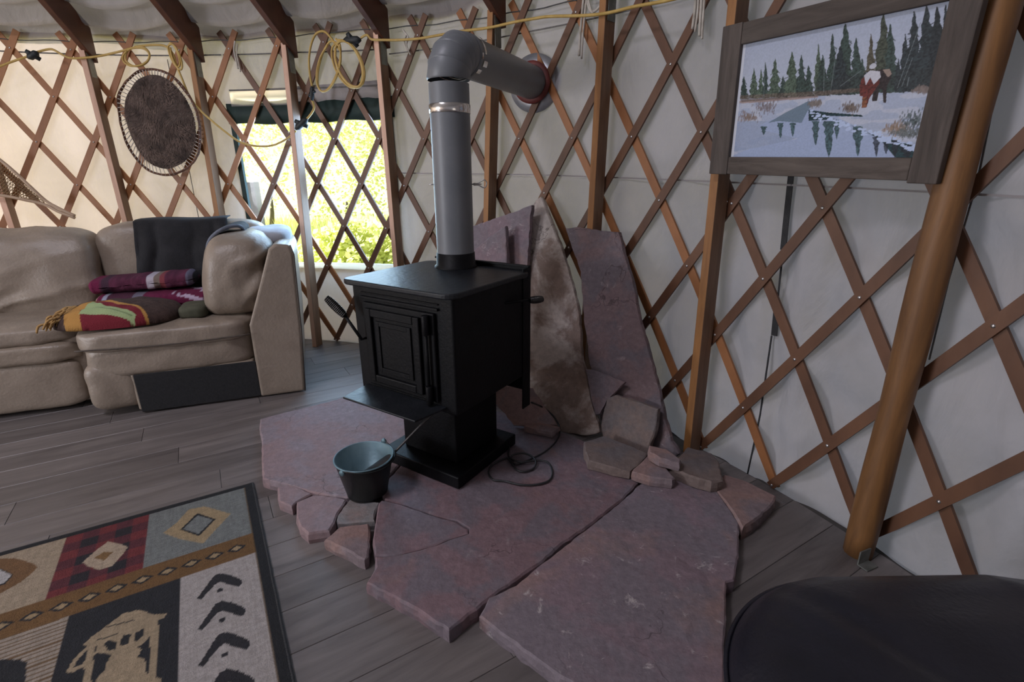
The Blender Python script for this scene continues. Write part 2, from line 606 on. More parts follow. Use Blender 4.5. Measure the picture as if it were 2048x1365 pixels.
M['barn_v'] = mat_wood('weathered_barn_wood_stile', (0.048, 0.037, 0.031), (0.135, 0.108, 0.093), (0, 0, 1), 7, 0.8, 0.4)
M['mat_white'] = mat_noise('print_margin', (0.72, 0.73, 0.76), (0.76, 0.77, 0.8), 5, 0.6, 0)
M['print'] = mat_attr('painted_print', 0.45, 0.02)
M['weave'] = mat_attr('woven_wool', 0.9, 0.5, 260)
M['knit'] = mat_attr('knitted_wool', 0.95, 0.6, 160)
M['rug_edge'] = mat_noise('rug_binding', (0.018, 0.018, 0.02), (0.035, 0.034, 0.034), 60, 0.9, 0.3, 200)
M['fringe'] = mat_noise('tan_fringe', (0.30, 0.17, 0.06), (0.45, 0.27, 0.10), 30, 0.9, 0.2)
M['olive'] = mat_noise('olive_cloth', (0.06, 0.062, 0.04), (0.09, 0.09, 0.06), 20, 0.9, 0.2)
M['subfloor'] = mat_noise('subfloor', (0.05, 0.046, 0.042), (0.08, 0.072, 0.066), 10, 0.9)
DIRP = Vector((math.cos(rad(31.3)), math.sin(rad(31.3)), 0))
M['plank'] = mat_wood('laminate_plank', (0.090, 0.078, 0.076), (0.185, 0.163, 0.157), DIRP, 4.5, 0.38, 0.06)
M['grass'] = mat_noise('meadow_grass', (0.30, 0.34, 0.12), (0.60, 0.58, 0.30), 3, 0.9, 0.5, 20)
M['leaf'] = mat_noise('sunny_leaves', (0.42, 0.52, 0.14), (0.80, 0.78, 0.40), 6, 0.7, 0.0)
nt_ = M['leaf'].node_tree
tl_ = nt_.nodes.new('ShaderNodeBsdfTranslucent')
tl_.inputs[0].default_value = (0.85, 0.88, 0.42, 1)
mx_ = nt_.nodes.new('ShaderNodeMixShader')
mx_.inputs[0].default_value = 0.5
nt_.links.new(nt_.nodes['Principled BSDF'].outputs[0], mx_.inputs[1])
nt_.links.new(tl_.outputs[0], mx_.inputs[2])
nt_.links.new(mx_.outputs[0], nt_.nodes['Material Output'].inputs[0])
M['bark'] = mat_noise('bark', (0.08, 0.06, 0.045), (0.16, 0.13, 0.1), 10, 0.9, 0.3)
M['grey_wood'] = mat_noise('grey_wood', (0.30, 0.30, 0.31), (0.5, 0.5, 0.52), 8, 0.9, 0.2)
M['ring_brown'] = mat_noise('bounce_ring_brown', (0.12, 0.09, 0.065), (0.2, 0.16, 0.12), 8, 0.8)

ST = {
    'rose': mat_stone('flagstone_rose', (0.262, 0.182, 0.188), (0.248, 0.196, 0.214), (0.285, 0.178, 0.168), offset=1.3, scratch=0.4),
    'plum': mat_stone('flagstone_plum', (0.196, 0.128, 0.142), (0.160, 0.130, 0.150), (0.222, 0.132, 0.120), offset=4.1, scratch=0.3),
    'plum2': mat_stone('flagstone_plum_scuffed', (0.215, 0.157, 0.180), (0.186, 0.155, 0.177), (0.294, 0.185, 0.165), offset=7.7, scratch=0.9, pale=(0.50, 0.45, 0.44)),
    'russet': mat_stone('flagstone_russet', (0.254, 0.169, 0.161), (0.207, 0.162, 0.173), (0.297, 0.181, 0.152), offset=2.9, scratch=0.25),
    'grey': mat_stone('flagstone_grey', (0.223, 0.206, 0.204), (0.186, 0.194, 0.208), (0.264, 0.175, 0.159), offset=5.2, scratch=0.3),
    'brown': mat_stone('flagstone_brown', (0.173, 0.131, 0.118), (0.145, 0.123, 0.123), (0.228, 0.146, 0.113), offset=9.4, scratch=0.15),
    'pale': mat_stone('flagstone_pale', (0.225, 0.165, 0.140), (0.47, 0.41, 0.38), (0.165, 0.105, 0.075), offset=3.4, scratch=0.45, scale=3.4, pale=(0.55, 0.50, 0.47)),
    'violet': mat_stone('flagstone_violet', (0.175, 0.122, 0.128), (0.140, 0.115, 0.130), (0.185, 0.115, 0.112), offset=6.3, scratch=0.5),
}

# ================================================================== SETTING
# --- canvas wall: a cylinder, cut for the window -----------------------------------
WIN_A0, WIN_A1, WIN_Z0, WIN_Z1 = 6.8, 24.6, 0.565, 1.75


def wall_pt(a, z):
    p = Vector((a * 0.07, z * 1.1, 0.0))
    d = noise.noise(p * 3.1) * 0.010 + noise.noise(Vector((a * 0.42, z * 1.1, 3.1))) * 0.006
    k = max(0.0, min(1.0, (a - 46) / 6)) * max(0.0, min(1.0, (1.55 - z) / 0.5))
    if k > 0:  # slack, gathered folds low on the right-hand canvas
        d += k * 0.020 * math.sin(a * 1.55 + 3.2 * z + 3.5 * noise.noise(Vector((a * 0.15, z * 1.6, 7))))
        d += k * 0.015 * math.sin(z * 17 + a * 0.5 + 5 * noise.noise(Vector((a * 0.1, z * 0.9, 2))))
        q = 1 - abs(noise.noise(Vector((a * 0.10 + z * 0.9, z * 1.3 - a * 0.035, 5)))) * 2.4
        if q > 0.7:
            d -= k * 0.012 * (q - 0.7) / 0.3
        q = 1 - abs(noise.noise(Vector((a * 0.16 - z * 0.5, z * 0.7 + a * 0.02, 15)))) * 2.4
        if q > 0.75:
            d += k * 0.010 * (q - 0.75) / 0.25
    d *= 0.75
    return yp(a, R_CANVAS + max(-0.012, min(0.03, d)), z)


def wall_piece(name, a0, a1, z0, z1, da=0.5, dz=0.04):
    nu, nv = max(2, int((a1 - a0) / da)), max(2, int((z1 - z0) / dz))
    b = MB().grid(lambda u, v: wall_pt(a0 + (a1 - a0) * u, z0 + (z1 - z0) * v), nu, nv)
    return b


o = wall_piece('wall_left', -110, WIN_A0, -0.02, WALL_TOP, 0.7).build('wall_left', M['canvas'], smooth=True, recalc=False)
tag(o, kind='structure')
b = wall_piece('wall_back', WIN_A0, WIN_A1, -0.02, WIN_Z0)
b2 = wall_piece('wall_back', WIN_A0, WIN_A1, WIN_Z1, WALL_TOP)
b.add(b2.v, b2.f)
tag(b.build('wall_back', M['canvas'], smooth=True, recalc=False), kind='structure')
tag(wall_piece('wall_right', WIN_A1, 86, -0.02, WALL_TOP, 0.22, 0.016).build('wall_right', M['canvas'], smooth=True, recalc=False), kind='structure')
# front wall behind the camera
tag(wall_piece('wall_front', 86, 250, -0.02, WALL_TOP, 2.5, 0.2).build('wall_front', M['canvas'], smooth=True, recalc=False), kind='structure')

# canvas seams, straps, stitched joins (parts of the walls)
wr = bpy.data.objects['wall_right']


def strip_on_wall(pts, w, r, mat, name, parent, th=0.003):
    """pts: (angle, z) list -> a thin raised ribbon lying on the canvas"""
    b = MB()
    P = []
    for i, (a, z) in enumerate(pts):
        a2, z2 = pts[min(i + 1, len(pts) - 1)]
        a1, z1 = pts[max(i - 1, 0)]
        t = Vector(((a2 - a1) * rad(1) * r, z2 - z1)).normalized()
        nx = Vector((-t.y, t.x)) * w / 2
        for s_ in (-1, 1):
            ang = a + s_ * nx.x / r / rad(1)
            zz = z + s_ * nx.y
            P.append(yp(ang, r, zz))
            P.append(yp(ang, r + th, zz))
    n = len(pts)
    fs = []
    for i in range(n - 1):
        q = i * 4
        fs += [(q, q + 2, q + 6, q + 4), (q + 1, q + 5, q + 7, q + 3), (q, q + 4, q + 5, q + 1), (q + 2, q + 3, q + 7, q + 6)]
    b.add(P, fs)
    return b.build(name, mat, parent)


def pxaz(pts, r=R_CANVAS - 0.014):
    return [angz(oncyl(x, y, r)) for x, y in pts]


def dense(pts, n=5):
    out = []
    for (a, z), (a2, z2) in zip(pts, pts[1:]):
        out += [(a + (a2 - a) * k / n, z + (z2 - z) * k / n) for k in range(n)]
    return out + [pts[-1]]


RS = R_CANVAS - 0.0145
tag(strip_on_wall(dense(pxaz([(1584, 330), (1572, 440), (1566, 500)])), 0.022, RS, M['dark_strap'], 'strap', wr), 'black strap hanging down canvas below picture')
tag(strip_on_wall(dense(pxaz([(1553, 618), (1548, 672)])), 0.024, RS, M['dark_strap'], 'strap', wr), 'short black strap end on canvas')
strip_on_wall(dense(pxaz([(1566, 500), (1553, 618)])), 0.006, RS, M['dark_strap'], 'seam', wr)
strip_on_wall(dense(pxaz([(1543, 672), (1520, 830), (1492, 962)])), 0.006, RS, M['dark_strap'], 'seam', wr)
strip_on_wall(dense(pxaz([(2002, 130), (1955, 360), (1897, 560), (1858, 720)])), 0.004, RS, M['seam'], 'seam', wr)
strip_on_wall(dense([(25, 1.215), (40, 1.20), (55, 1.17), (75, 1.13)], 12), 0.006, RS, M['canvas'], 'hem', wr, 0.0012)
strip_on_wall(dense([(25, 1.90), (40, 1.89), (55, 1.86), (75, 1.82)], 12), 0.006, RS, M['seam'], 'seam', wr)
wl = bpy.data.objects['wall_left']
strip_on_wall(dense([(-60, 1.985), (-20, 1.985), (6.7, 1.97)], 14), 0.008, RS, M['seam'], 'seam', wl)
wbk = bpy.data.objects['wall_back']
strip_on_wall(dense([(6.9, 1.97), (15, 1.96), (24.5, 1.93)], 10), 0.008, RS, M['seam'], 'seam', wbk)
strip_on_wall(dense([(6.9, 1.755), (15, 1.75), (24.5, 1.735)], 10), 0.010, RS, M['seam'], 'hem', wbk)
strip_on_wall(dense([(1.1, 0.1), (1.1, 1.95)], 20), 0.004, RS, M['seam'], 'seam', wl)

# --- window ------------------------------------------------------------------------
win = bpy.data.objects.new('window_1', None)
COL.objects.link(win)
tag(win, kind='structure')
win.location = yp(15.7, R_CANVAS, WIN_Z0)
win.matrix_world = Matrix.Translation(win.location)
pane = MB().grid(lambda u, v: yp(WIN_A0 + (WIN_A1 - WIN_A0) * u, R_CANVAS + 0.016, WIN_Z0 - 0.01 + (WIN_Z1 - WIN_Z0) * v), 24, 10).build('pane', M['vinyl'], win, True, recalc=False)


def curved_box(a0, a1, z0f, z1f, r0, r1, n=20):
    b = MB()
    P = []
    for i in range(n + 1):
        u = i / n
        a = a0 + (a1 - a0) * u
        P += [yp(a, r0, z0f(u)), yp(a, r1, z0f(u)), yp(a, r1, z1f(u)), yp(a, r0, z1f(u))]
    fs = [(0, 1, 2, 3), (4 * n + 3, 4 * n + 2, 4 * n + 1, 4 * n)]
    for i in range(n):
        q = i * 4
        for k in range(4):
            k2 = (k + 1) % 4
            fs.append((q + k, q + 4 + k, q + 4 + k2, q + k2))
    return b.add(P, fs)


tag(curved_box(6.3, 25.0, lambda u: 1.545 + 0.006 * math.sin(u * 20), lambda u: 1.668 + 0.006 * math.sin(u * 31 + 1), R_CANVAS - 0.013, R_CANVAS + 0.02).build('rolled_flap', M['green_flap'], win, True), 'dark green rolled flap above the pane')
tag(curved_box(6.9, 13.4, lambda u: 1.655, lambda u: 1.76, R_CANVAS - 0.0135, R_CANVAS - 0.004).build('flap_hem', M['white_flap'], win, True), 'white cloth strip above green flap')
curved_box(13.3, 24.8, lambda u: 1.655, lambda u: 1.765, R_CANVAS - 0.0125, R_CANVAS - 0.003).build('head_panel', M['canvas'], win, True)
curved_box(6.45, 6.95, lambda u: 0.75, lambda u: 1.66, R_CANVAS - 0.012, R_CANVAS + 0.012, 3).build('zip_edge', M['green_flap'], win)
curved_box(24.45, 24.75, lambda u: 0.60, lambda u: 1.66, R_CANVAS - 0.012, R_CANVAS + 0.012, 3).build('zip_edge', M['green_flap'], win)
tag(curved_box(6.7, 24.7, lambda u: 0.545 + 0.02 * u, lambda u: 0.575 + 0.035 * u, R_CANVAS - 0.012, R_CANVAS + 0.03).build('sill_hem', M['white_flap'], win), 'pale hem below the pane')

# --- roof liner: sagging cone of cloth, open at the crown ring -----------------------
def roof_pt(u, v):
    a = -180 + 360 * u
    r = R_CANVAS + 0.012 + (R_RING - R_CANVAS - 0.012) * v
    z = 2.10 + (R_CANVAS - r) * SLOPE
    ph = (a - 4) / 10.4
    mid = math.sin(PI * (ph - math.floor(ph)))
    sag = 0.045 * mid * min(1, (R_CANVAS - r) / 0.25 + 0.15)
    s = R_CANVAS - r
    fold = 0.055 * math.sin(s * 46 + 1.5 * noise.noise(Vector((a * 0.08, s * 3, 1)))) * math.exp(-s * 1.4) * (0.35 + 0.65 * mid)
    return Vector((YC.x + r * math.sin(rad(a)), YC.y + r * math.cos(rad(a)), z - sag + fold))


tag(MB().grid(roof_pt, 360, 130).build('ceiling', M['roof'], smooth=True, recalc=False), kind='structure')
# crown ring and clear dome
ring = MB()
ring.tube([yp(k * 10, R_RING, Z_RING - 0.05) for k in range(36)], 0.06, 8, closed=True)
tag(ring.build('trim_1', M['rafter'], smooth=True), kind='structure')
dome = MB().lathe([(R_RING, 0), (R_RING * 0.9, 0.12), (R_RING * 0.6, 0.25), (R_RING * 0.3, 0.31), (0.02, 0.33)], (YC.x, YC.y, Z_RING), n=36).build('window_2', M['vinyl'], smooth=True)
tag(dome, kind='structure')

# --- floor: laminate planks ----------------------------------------------------------
floor = MB().lathe([(0.01, -0.10), (R_CANVAS + 0.02, -0.10), (R_CANVAS + 0.02, -0.0125), (0.01, -0.0125)], (YC.x, YC.y, 0), n=96).build('floor', M['subfloor'])
tag(floor, kind='structure')
PW, PL = 0.158, 1.22
XD, YD = DIRP, Vector((-DIRP.y, DIRP.x, 0))
CIRC = [Vector((math.cos(k * 2 * PI / 72), math.sin(k * 2 * PI / 72))) * (R_CANVAS - 0.03) for k in range(72)]


def clip_circle(poly):
    for i in range(72):
        a, c = CIRC[i], CIRC[(i + 1) % 72]
        e = c - a
        out = []
        for j in range(len(poly)):
            p, q = poly[j], poly[(j + 1) % len(poly)]
            sp = e.x * (p.y - a.y) - e.y * (p.x - a.x)
            sq = e.x * (q.y - a.y) - e.y * (q.x - a.x)
            if sp >= 0:
                out.append(p)
            if sp * sq < 0:
                t = sp / (sp - sq)
                out.append(p + (q - p) * t)
        poly = out
        if not poly:
            return []
    return poly


shared = None
rows = int(R_CANVAS / PW) + 1
for rI in range(-rows, rows + 1):
    off = (rI * 0.437 % 1) * PL
    for cI in range(-5, 5):
        x0, y0 = cI * PL + off, rI * PW
        g = 0.0006
        quad = [Vector((x0 + g, y0 + g)), Vector((x0 + PL - g, y0 + g)), Vector((x0 + PL - g, y0 + PW - g)), Vector((x0 + g, y0 + PW - g))]
        inside = all(q.length < R_CANVAS - 0.035 for q in quad)
        poly = quad if inside else clip_circle(quad)
        if len(poly) < 3:
            continue
        cx0, cy0 = x0 + PL / 2, y0 + PW / 2
        if inside and shared is not None:
            o = bpy.data.objects.new('plank', shared)
            COL.objects.link(o)
        else:
            loc = [Vector((p.x - cx0, p.y - cy0, 0)) for p in poly]
            ins = [Vector((p.x * (1 - 0.0009 / (PL / 2)), p.y * (1 - 0.0012 / (PW / 2)), 0)) for p in loc]
            b = MB()
            b.prism([p + Vector((0, 0, -0.012)) for p in loc], [p + Vector((0, 0, -0.0012)) for p in loc])
            b.f.pop(1)
            n = len(loc)
            k0 = len(b.v)
            b.v += [tuple(p) for p in ins]
            b.f.append(tuple(range(k0, k0 + n)))
            b.f += [(n + i, n + (i + 1) % n, k0 + (i + 1) % n, k0 + i) for i in range(n)]
            o = b.build('plank', None)
            if inside:
                shared = o.data
            o.data.materials.append(M['plank'])
        o.parent = floor
        w = YC + XD * cx0 + YD * cy0
        o.location = (w.x, w.y, 0)
        o.rotation_euler = (0, 0, rad(31.3))
# the grain runs along each plank's own x axis
M['plank'].node_tree.nodes['Mapping'].inputs['Rotation'].default_value = (0, 0, 0)

# ================================================================== LATTICE
lat = thing('lattice_wall', 'criss-cross lattice of red-brown wooden slats bolted in front of the canvas wall', 'lattice', yp(25, R_SLAT))
DA, ZR = 2.58, 0.2686


def lat_z(a, j):
    return 0.0149 + ZR * j * (1 + 0.055 * max(0, min(1, (50 - a) / 30)))


def slat(m, sgn, r, mat):
    b = MB()
    n = 16
    P = []
    w, th = 0.0375, 0.011
    for i in range(n + 1):
        j = -0.04 + 7.40 * i / n
        a = 62.05 + DA * (2 * m + sgn * j)
        z = max(0.004, lat_z(a, j))
        # direction along the slat in the unrolled wall
        t = Vector((sgn * DA * rad(1) * r, ZR)).normalized()
        nx = Vector((-t.y, t.x)) * w / 2
        for s_, rr in ((-1, r), (1, r), (1, r + th), (-1, r + th)):
            P.append(yp(a + s_ * nx.x / r / rad(1), rr, max(0.002, z + s_ * nx.y)))
    fs = [(0, 1, 2, 3), (4 * n + 3, 4 * n + 2, 4 * n + 1, 4 * n)]
    for i in range(n):
        q = i * 4
        for k in range(4):
            k2 = (k + 1) % 4
            fs.append((q + k, q + 4 + k, q + 4 + k2, q + k2))
    b.add(P, fs)
    return b.build('slat', mat, lat)


rnd = random.Random(3)
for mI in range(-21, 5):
    slat(mI, 1, R_SLAT, M['slat_warm'] if mI in (-19, -18, -20) else (M['slat_mid'] if mI < -12 else M['slat']))  # left slats in lighter wood, the stronger light there put into colour
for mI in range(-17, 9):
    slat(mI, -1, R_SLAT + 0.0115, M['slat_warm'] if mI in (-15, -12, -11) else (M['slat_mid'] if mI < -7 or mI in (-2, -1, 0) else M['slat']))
bb = MB()
for j in range(0, 8):
    for mI in range(-22, 6):
        a = 62.05 + DA * (2 * mI + j)
        if a < -30 or a > 84:
            continue
        z = lat_z(a, j)
        nrm = (YC - yp(a, 1)).normalized()
        bb.lathe([(0.006, 0), (0.0055, 0.0022), (0.003, 0.0035), (0.0004, 0.004)], yp(a, R_SLAT, z), nrm, 8)
tag(bb.build('bolts', M['bolt'], lat, True), 'small steel bolt heads at the crossings', kind='stuff')

# ================================================================== POSTS AND RAFTERS
POSTS = [  # angle at floor, angle at 2.05 m, inner-face material, label
    (-16.3, -16.6, 'post_new', 'wooden wall post cut by left edge of photo, behind the snowshoe'),
    (-5.67, -5.95, 'post_new', 'pinkish wooden wall post just left of the fur hide'),
    (3.93, 4.59, 'post_old', 'orange wooden wall post just right of the fur hide'),
    (14.4, 14.66, 'post_new', 'pale wooden wall post standing across the middle of window'),
    (25.17, 24.92, 'post_new', 'pale wooden wall post at right edge of the window'),
    (35.35, 37.03, 'post_old', 'orange wooden wall post directly behind the stovepipe'),
    (46.61, 47.19, 'post_old', 'orange wooden wall post rising behind the purple leaning slab'),
    (56.69, 56.21, 'post_old', 'wooden wall post under left edge of the framed picture'),
]
for i, (a0, a2, mk, lab) in enumerate(POSTS):
    rb = 3.71 if i == 3 else RP
    base, top = yp(a0, rb), yp(a2, RP, 1.995)
    t = thing('wall_post', lab, 'post', base, 'wooden posts around the wall')
    am = (a0 + a2) / 2
    rdir = (yp(am, 1) - YC).normalized()
    tdir = Vector((rdir.y, -rdir.x, 0))
    w, d = 0.036, 0.074
    pts = []
    for c in (base, top):
        for sx, sy in ((-1, 0), (1, 0), (1, 1), (-1, 1)):
            pts.append(c + tdir * (sx * w / 2) + rdir * (sy * d))
    b = MB().hexa(pts)
    o = b.build('shaft', M['post_side'], t, bevel=0.003)
    # the sawn inner edge is lighter than the weathered sides
    o.data.materials.append(M[mk])
    for p in o.data.polygons:
        if p.normal.dot(-rdir) > 0.8:
            p.material_index = 1
    # galvanised tie plate up the right-hand side
    pl = MB().box(yp(a2, RP, 1.945) + tdir * (w / 2 + 0.001) + rdir * 0.040, rdir, tdir, (0, 0, 1), 0.052, 0.002, 0.235)
    tag(pl.build('tie_plate', M['galv'], t), 'grey metal tie plate')
    # rafter resting on the post
    if True:
        ar = a2 + 0.10
        rd = (yp(ar, 1) - YC).normalized()
        td = Vector((rd.y, -rd.x, 0))
        th, hv = 0.040, 0.205
        P = []
        for r_ in (RP + 0.085, 1.0):
            z0 = 1.955 + (3.82 - r_) * SLOPE
            for sx in (-1, 1):
                for sz in (0, 1):
                    P.append(yp(ar, r_, z0 + sz * hv) + td * (sx * th / 2 + 0.012))
        v = [P[0], P[2], P[6], P[4], P[1], P[3], P[7], P[5]]
        names = ['cut by left edge of photo', 'above the post left of fur hide', 'above the post right of fur hide', 'above the post crossing the window',
                 'above the post at right edge of window', 'above the post behind stovepipe', 'above the post behind the purple slab', 'behind top left corner of picture frame']
        rt_ = MB().hexa(v).build('rafter', M['rafter'], None, bevel=0.004)
        tag(rt_, 'dark brown roof rafter ' + names[i], 'rafter', 'roof rafters')

# the peeled round pole at the picture's right edge
base = yp(67.61, RP - 0.005)
t = thing('wall_post', 'thick peeled round pole standing on floor at right edge of the picture', 'post', base, 'wooden posts around the wall')
prof = []
for k in range(26):
    z = 2.02 * k / 25
    r_ = 0.042 + 0.002 * math.sin(z * 9) + 0.0025 * noise.noise(Vector((0, 0, z * 4)))
    prof.append((r_, z))
sh = MB().lathe(prof, base + (yp(67.61, 1) - YC).normalized() * 0.036, n=14, cap=True).build('shaft', M['pole'], t, True)
rdir = (yp(67.61, 1) - YC).normalized()
tdir = Vector((rdir.y, -rdir.x, 0))
br = MB()
br.box(base + tdir * 0.040 + rdir * 0.0 + Vector((0, 0, 0.028)), tdir, rdir, (0, 0, 1), 0.004, 0.05, 0.05)
br.box(base + tdir * 0.055 + rdir * 0.0 + Vector((0, 0, 0.004)), tdir, rdir, (0, 0, 1), 0.034, 0.05, 0.004)
tag(br.build('foot_bracket', M['galv'], t), 'small metal angle bracket at foot')

# steel cable in the top forks of the lattice
sc_pts = []
for k in range(100):
    a = -30 + 105 * k / 99
    sc_pts.append(yp(a, R_SLAT + 0.011, lat_z(a, 7.18) + 0.004 * math.sin(a * 1.2)))
tag(MB().tube(sc_pts, 0.003, 6).build('steel_cable', M['steel_cable'], smooth=True), 'thin dark steel cable strung through the top forks of the lattice', 'cable')

# ================================================================== HEARTH
HZ = 0.045


def jitter_outline(poly, step, amp, seed):
    r = random.Random(seed)
    out = []
    n = len(poly)
    for i in range(n):
        a, c = poly[i], poly[(i + 1) % n]
        L = (c - a).length
        k = max(1, int(L / step))
        for q in range(k):
            p = a + (c - a) * (q / k)
            if q:
                nn = Vector((-(c - a).y, (c - a).x)).normalized()
                p = p + nn * r.uniform(-amp, amp)
            out.append(p)
    return out


def slab_mesh(poly2, th, seed, relief=0.0025, cell=0.035, flare=0.006, top_fn=None):
    """poly2: 2-D outline (ccw) in the slab's own plane, top at z=0, body down to -th"""
    area2 = sum(poly2[i].x * poly2[(i + 1) % len(poly2)].y - poly2[(i + 1) % len(poly2)].x * poly2[i].y for i in range(len(poly2)))
    if area2 < 0:
        poly2 = poly2[::-1]
    out = jitter_outline(poly2, 0.022, 0.0022, seed)
    n = len(out)
    r = random.Random(seed + 5)

    def normal(i):
        a, c = out[(i - 1) % n], out[(i + 1) % n]
        e = (c - a)
        return Vector((e.y, -e.x)).normalized() if e.length > 1e-9 else Vector((0, 0))
    top = [out[i] - normal(i) * 0.003 for i in range(n)]
    xs, ys = [p.x for p in out], [p.y for p in out]

    def inside(x, y):
        c = False
        j = n - 1
        for i in range(n):
            if (top[i].y > y) != (top[j].y > y) and x < (top[j].x - top[i].x) * (y - top[i].y) / (top[j].y - top[i].y) + top[i].x:
                c = not c
            j = i
        return c
    extra = []
    gx = min(xs) + cell / 2
    while gx < max(xs):
        gy = min(ys) + cell / 2
        while gy < max(ys):
            x, y = gx + r.uniform(-.2, .2) * cell, gy + r.uniform(-.2, .2) * cell
            if inside(x, y) and min((Vector((x, y)) - p).length for p in top) > cell * 0.35:
                extra.append(Vector((x, y)))
            gy += cell
        gx += cell
    res = delaunay_2d_cdt([Vector((p.x, p.y)) for p in top] + extra, [(i, (i + 1) % n) for i in range(n)], [tuple(range(n))], 1, 1e-5)
    v2, faces = res[0], res[2]
    b = MB()

    def h(x, y):
        q = noise.noise(Vector((x * 6, y * 6, seed * 1.37)))
        z = relief * q
        # thin split layers of the bedding, a couple of millimetres each
        s_ = noise.noise(Vector((x * 2.3, y * 2.3, seed * 2.1 + 9)))
        z += relief * 0.9 * (1 if s_ > 0.12 else 0) - relief * 0.9 * (1 if s_ < -0.3 else 0)
        return z - relief
    b.add([Vector((p.x, p.y, h(p.x, p.y))) for p in v2], [tuple(f) for f in faces])
    nT = len(b.v)
    # sides: rough broken edge in 3 rings
    idx_top = list(range(n)) if all((v2[i] - top[i]).length < 1e-4 for i in range(n)) else None
    rings = [[Vector((top[i].x, top[i].y, h(top[i].x, top[i].y))) for i in range(n)]]
    for dz, fl in ((0.12, 0.5), (0.55, 1.0), (1.0, 0.6)):
        rg = []
        for i in range(n):
            q = out[i] + normal(i) * (flare * fl * (0.4 + 0.9 * r.random()))
            rg.append(Vector((q.x, q.y, -th * dz - (0.0 if dz == 1 else 0.002 * r.random()))))
        rings.append(rg)
    o0 = len(b.v)
    for rg in rings:
        b.v += [tuple(p) for p in rg]
    for k in range(3):
        for i in range(n):
            i2 = (i + 1) % n
            b.f.append((o0 + k * n + i, o0 + (k + 1) * n + i, o0 + (k + 1) * n + i2, o0 + k * n + i2))
    b.f.append(tuple(o0 + 3 * n + i for i in range(n - 1, -1, -1)))
    return b


def flagstone(px, mat, label, z=HZ, th=HZ, seed=1, relief=0.0022, group='flagstones of the hearth', name='flagstone', z_of=None):
    P = [onz(x, y, z) for x, y in px]
    c = sum(P, Vector()) / len(P)
    poly = [Vector((p.x - c.x, p.y - c.y)) for p in P]
    o = slab_mesh(poly, th, seed, relief).build(name, ST[mat], recalc=True)
    o.location = (c.x, c.y, z)
    me = o.data
    return tag(o, label, 'stone', group)


flagstone([(521, 838), (560, 827), (600, 817), (655, 804), (717, 786), (790, 768), (860, 790), (880, 830), (842, 880), (800, 926), (758, 970), (735, 985), (694, 994), (661, 990), (629, 984), (590, 972), (561, 964), (540, 960), (526, 955), (525, 880), (520, 858)],
          'rose', 'large rose-pink flagstone left of the stove, under the bucket', seed=11, relief=0.0018)
flagstone([(556, 974), (581, 969), (622, 987), (608, 994), (592, 1003), (583, 1012), (559, 1001)], 'rose', 'smallest pinkish hearth stone, in the corner near the rug', z=0.042, th=0.042, seed=12)
flagstone([(595, 1003), (610, 997), (626, 990), (646, 990), (691, 999), (672, 1031), (667, 1045), (657, 1061), (617, 1067), (602, 1054), (595, 1035)], 'rose', 'pink hearth stone with flaked top, in front of bucket on the left', z=0.043, th=0.043, seed=13, relief=0.004)
flagstone([(699, 999), (759, 1005), (750, 1022), (748, 1040), (703, 1044), (676, 1045), (674, 1040), (677, 1029)], 'grey', 'small grey hearth stone half under the front of bucket', z=0.041, th=0.041, seed=14)
flagstone([(650, 1080), (679, 1055), (705, 1051), (736, 1048), (738, 1072), (735, 1112), (729, 1118), (693, 1099)], 'russet', 'small russet wedge-shaped hearth stone at front edge of the hearth', z=0.042, th=0.042, seed=15)
flagstone([(764, 1001), (804, 1010), (870, 1032), (911, 1043), (934, 1057), (935, 1065), (898, 1076), (870, 1088), (790, 1108), (751, 1109), (747, 1077), (752, 1042), (759, 1005)], 'plum', 'grey-mottled triangular hearth stone right of the bucket', z=HZ + 0.003, th=HZ + 0.003, seed=16)
flagstone([(764, 972), (804, 929), (846, 882), (884, 832), (930, 810), (1010, 826), (1040, 842), (1100, 860), (1132, 868), (1176, 885), (1205, 910), (1262, 950), (1275, 964), (1237, 1004), (1165, 1060), (1118, 1090), (1086, 1121), (1046, 1147), (978, 1196), (924, 1238), (898, 1259), (826, 1213), (734, 1164), (753, 1134), (752, 1113), (792, 1111), (872, 1091), (900, 1079), (939, 1066), (938, 1055), (914, 1040), (872, 1029), (806, 1007), (770, 997)],
          'plum', 'large plum flagstone in the middle, carrying the wood stove', seed=17)
flagstone([(1284, 966), (1364, 958), (1425, 972), (1463, 1023), (1477, 1045), (1476, 1109), (1467, 1159), (1452, 1163), (1450, 1200), (1448, 1275), (1447, 1365), (1446, 1440), (1270, 1440), (1121, 1352), (1017, 1276), (961, 1231), (978, 1195), (1032, 1171), (1086, 1126), (1167, 1064), (1238, 1008)],
          'plum2', 'large scuffed plum flagstone at front right of the hearth', seed=18, relief=0.003)
flagstone([(1430, 974), (1449, 949), (1488, 960), (1551, 991), (1548, 1000), (1522, 1030), (1486, 1056), (1479, 1044), (1465, 1021)], 'russet', 'brown hearth stone at far right, nearest the canvas wall', z=0.05, th=0.05, seed=19)
ZU = HZ + 0.042
UPG = 'loose stones stacked on the hearth'
flagstone([(1169, 884), (1207, 872), (1250, 887), (1295, 906), (1275, 929), (1259, 940), (1215, 931), (1178, 921), (1170, 902)], 'brown', 'flat brown stone lying on hearth below the leaning slabs', z=ZU, th=0.041, seed=20, group=UPG)
flagstone([(1265, 942), (1280, 927), (1296, 911), (1311, 914), (1330, 934), (1349, 955), (1344, 959), (1300, 953)], 'russet', 'small triangular russet stone lying between two flat brown stones', z=ZU, th=0.041, seed=21, group=UPG)
flagstone([(1335, 929), (1364, 908), (1376, 893), (1423, 906), (1437, 922), (1444, 960), (1423, 964), (1387, 953), (1351, 940)], 'brown', 'flat brown stone lying at foot of the post below picture', z=ZU + 0.004, th=0.045, seed=22, group=UPG)
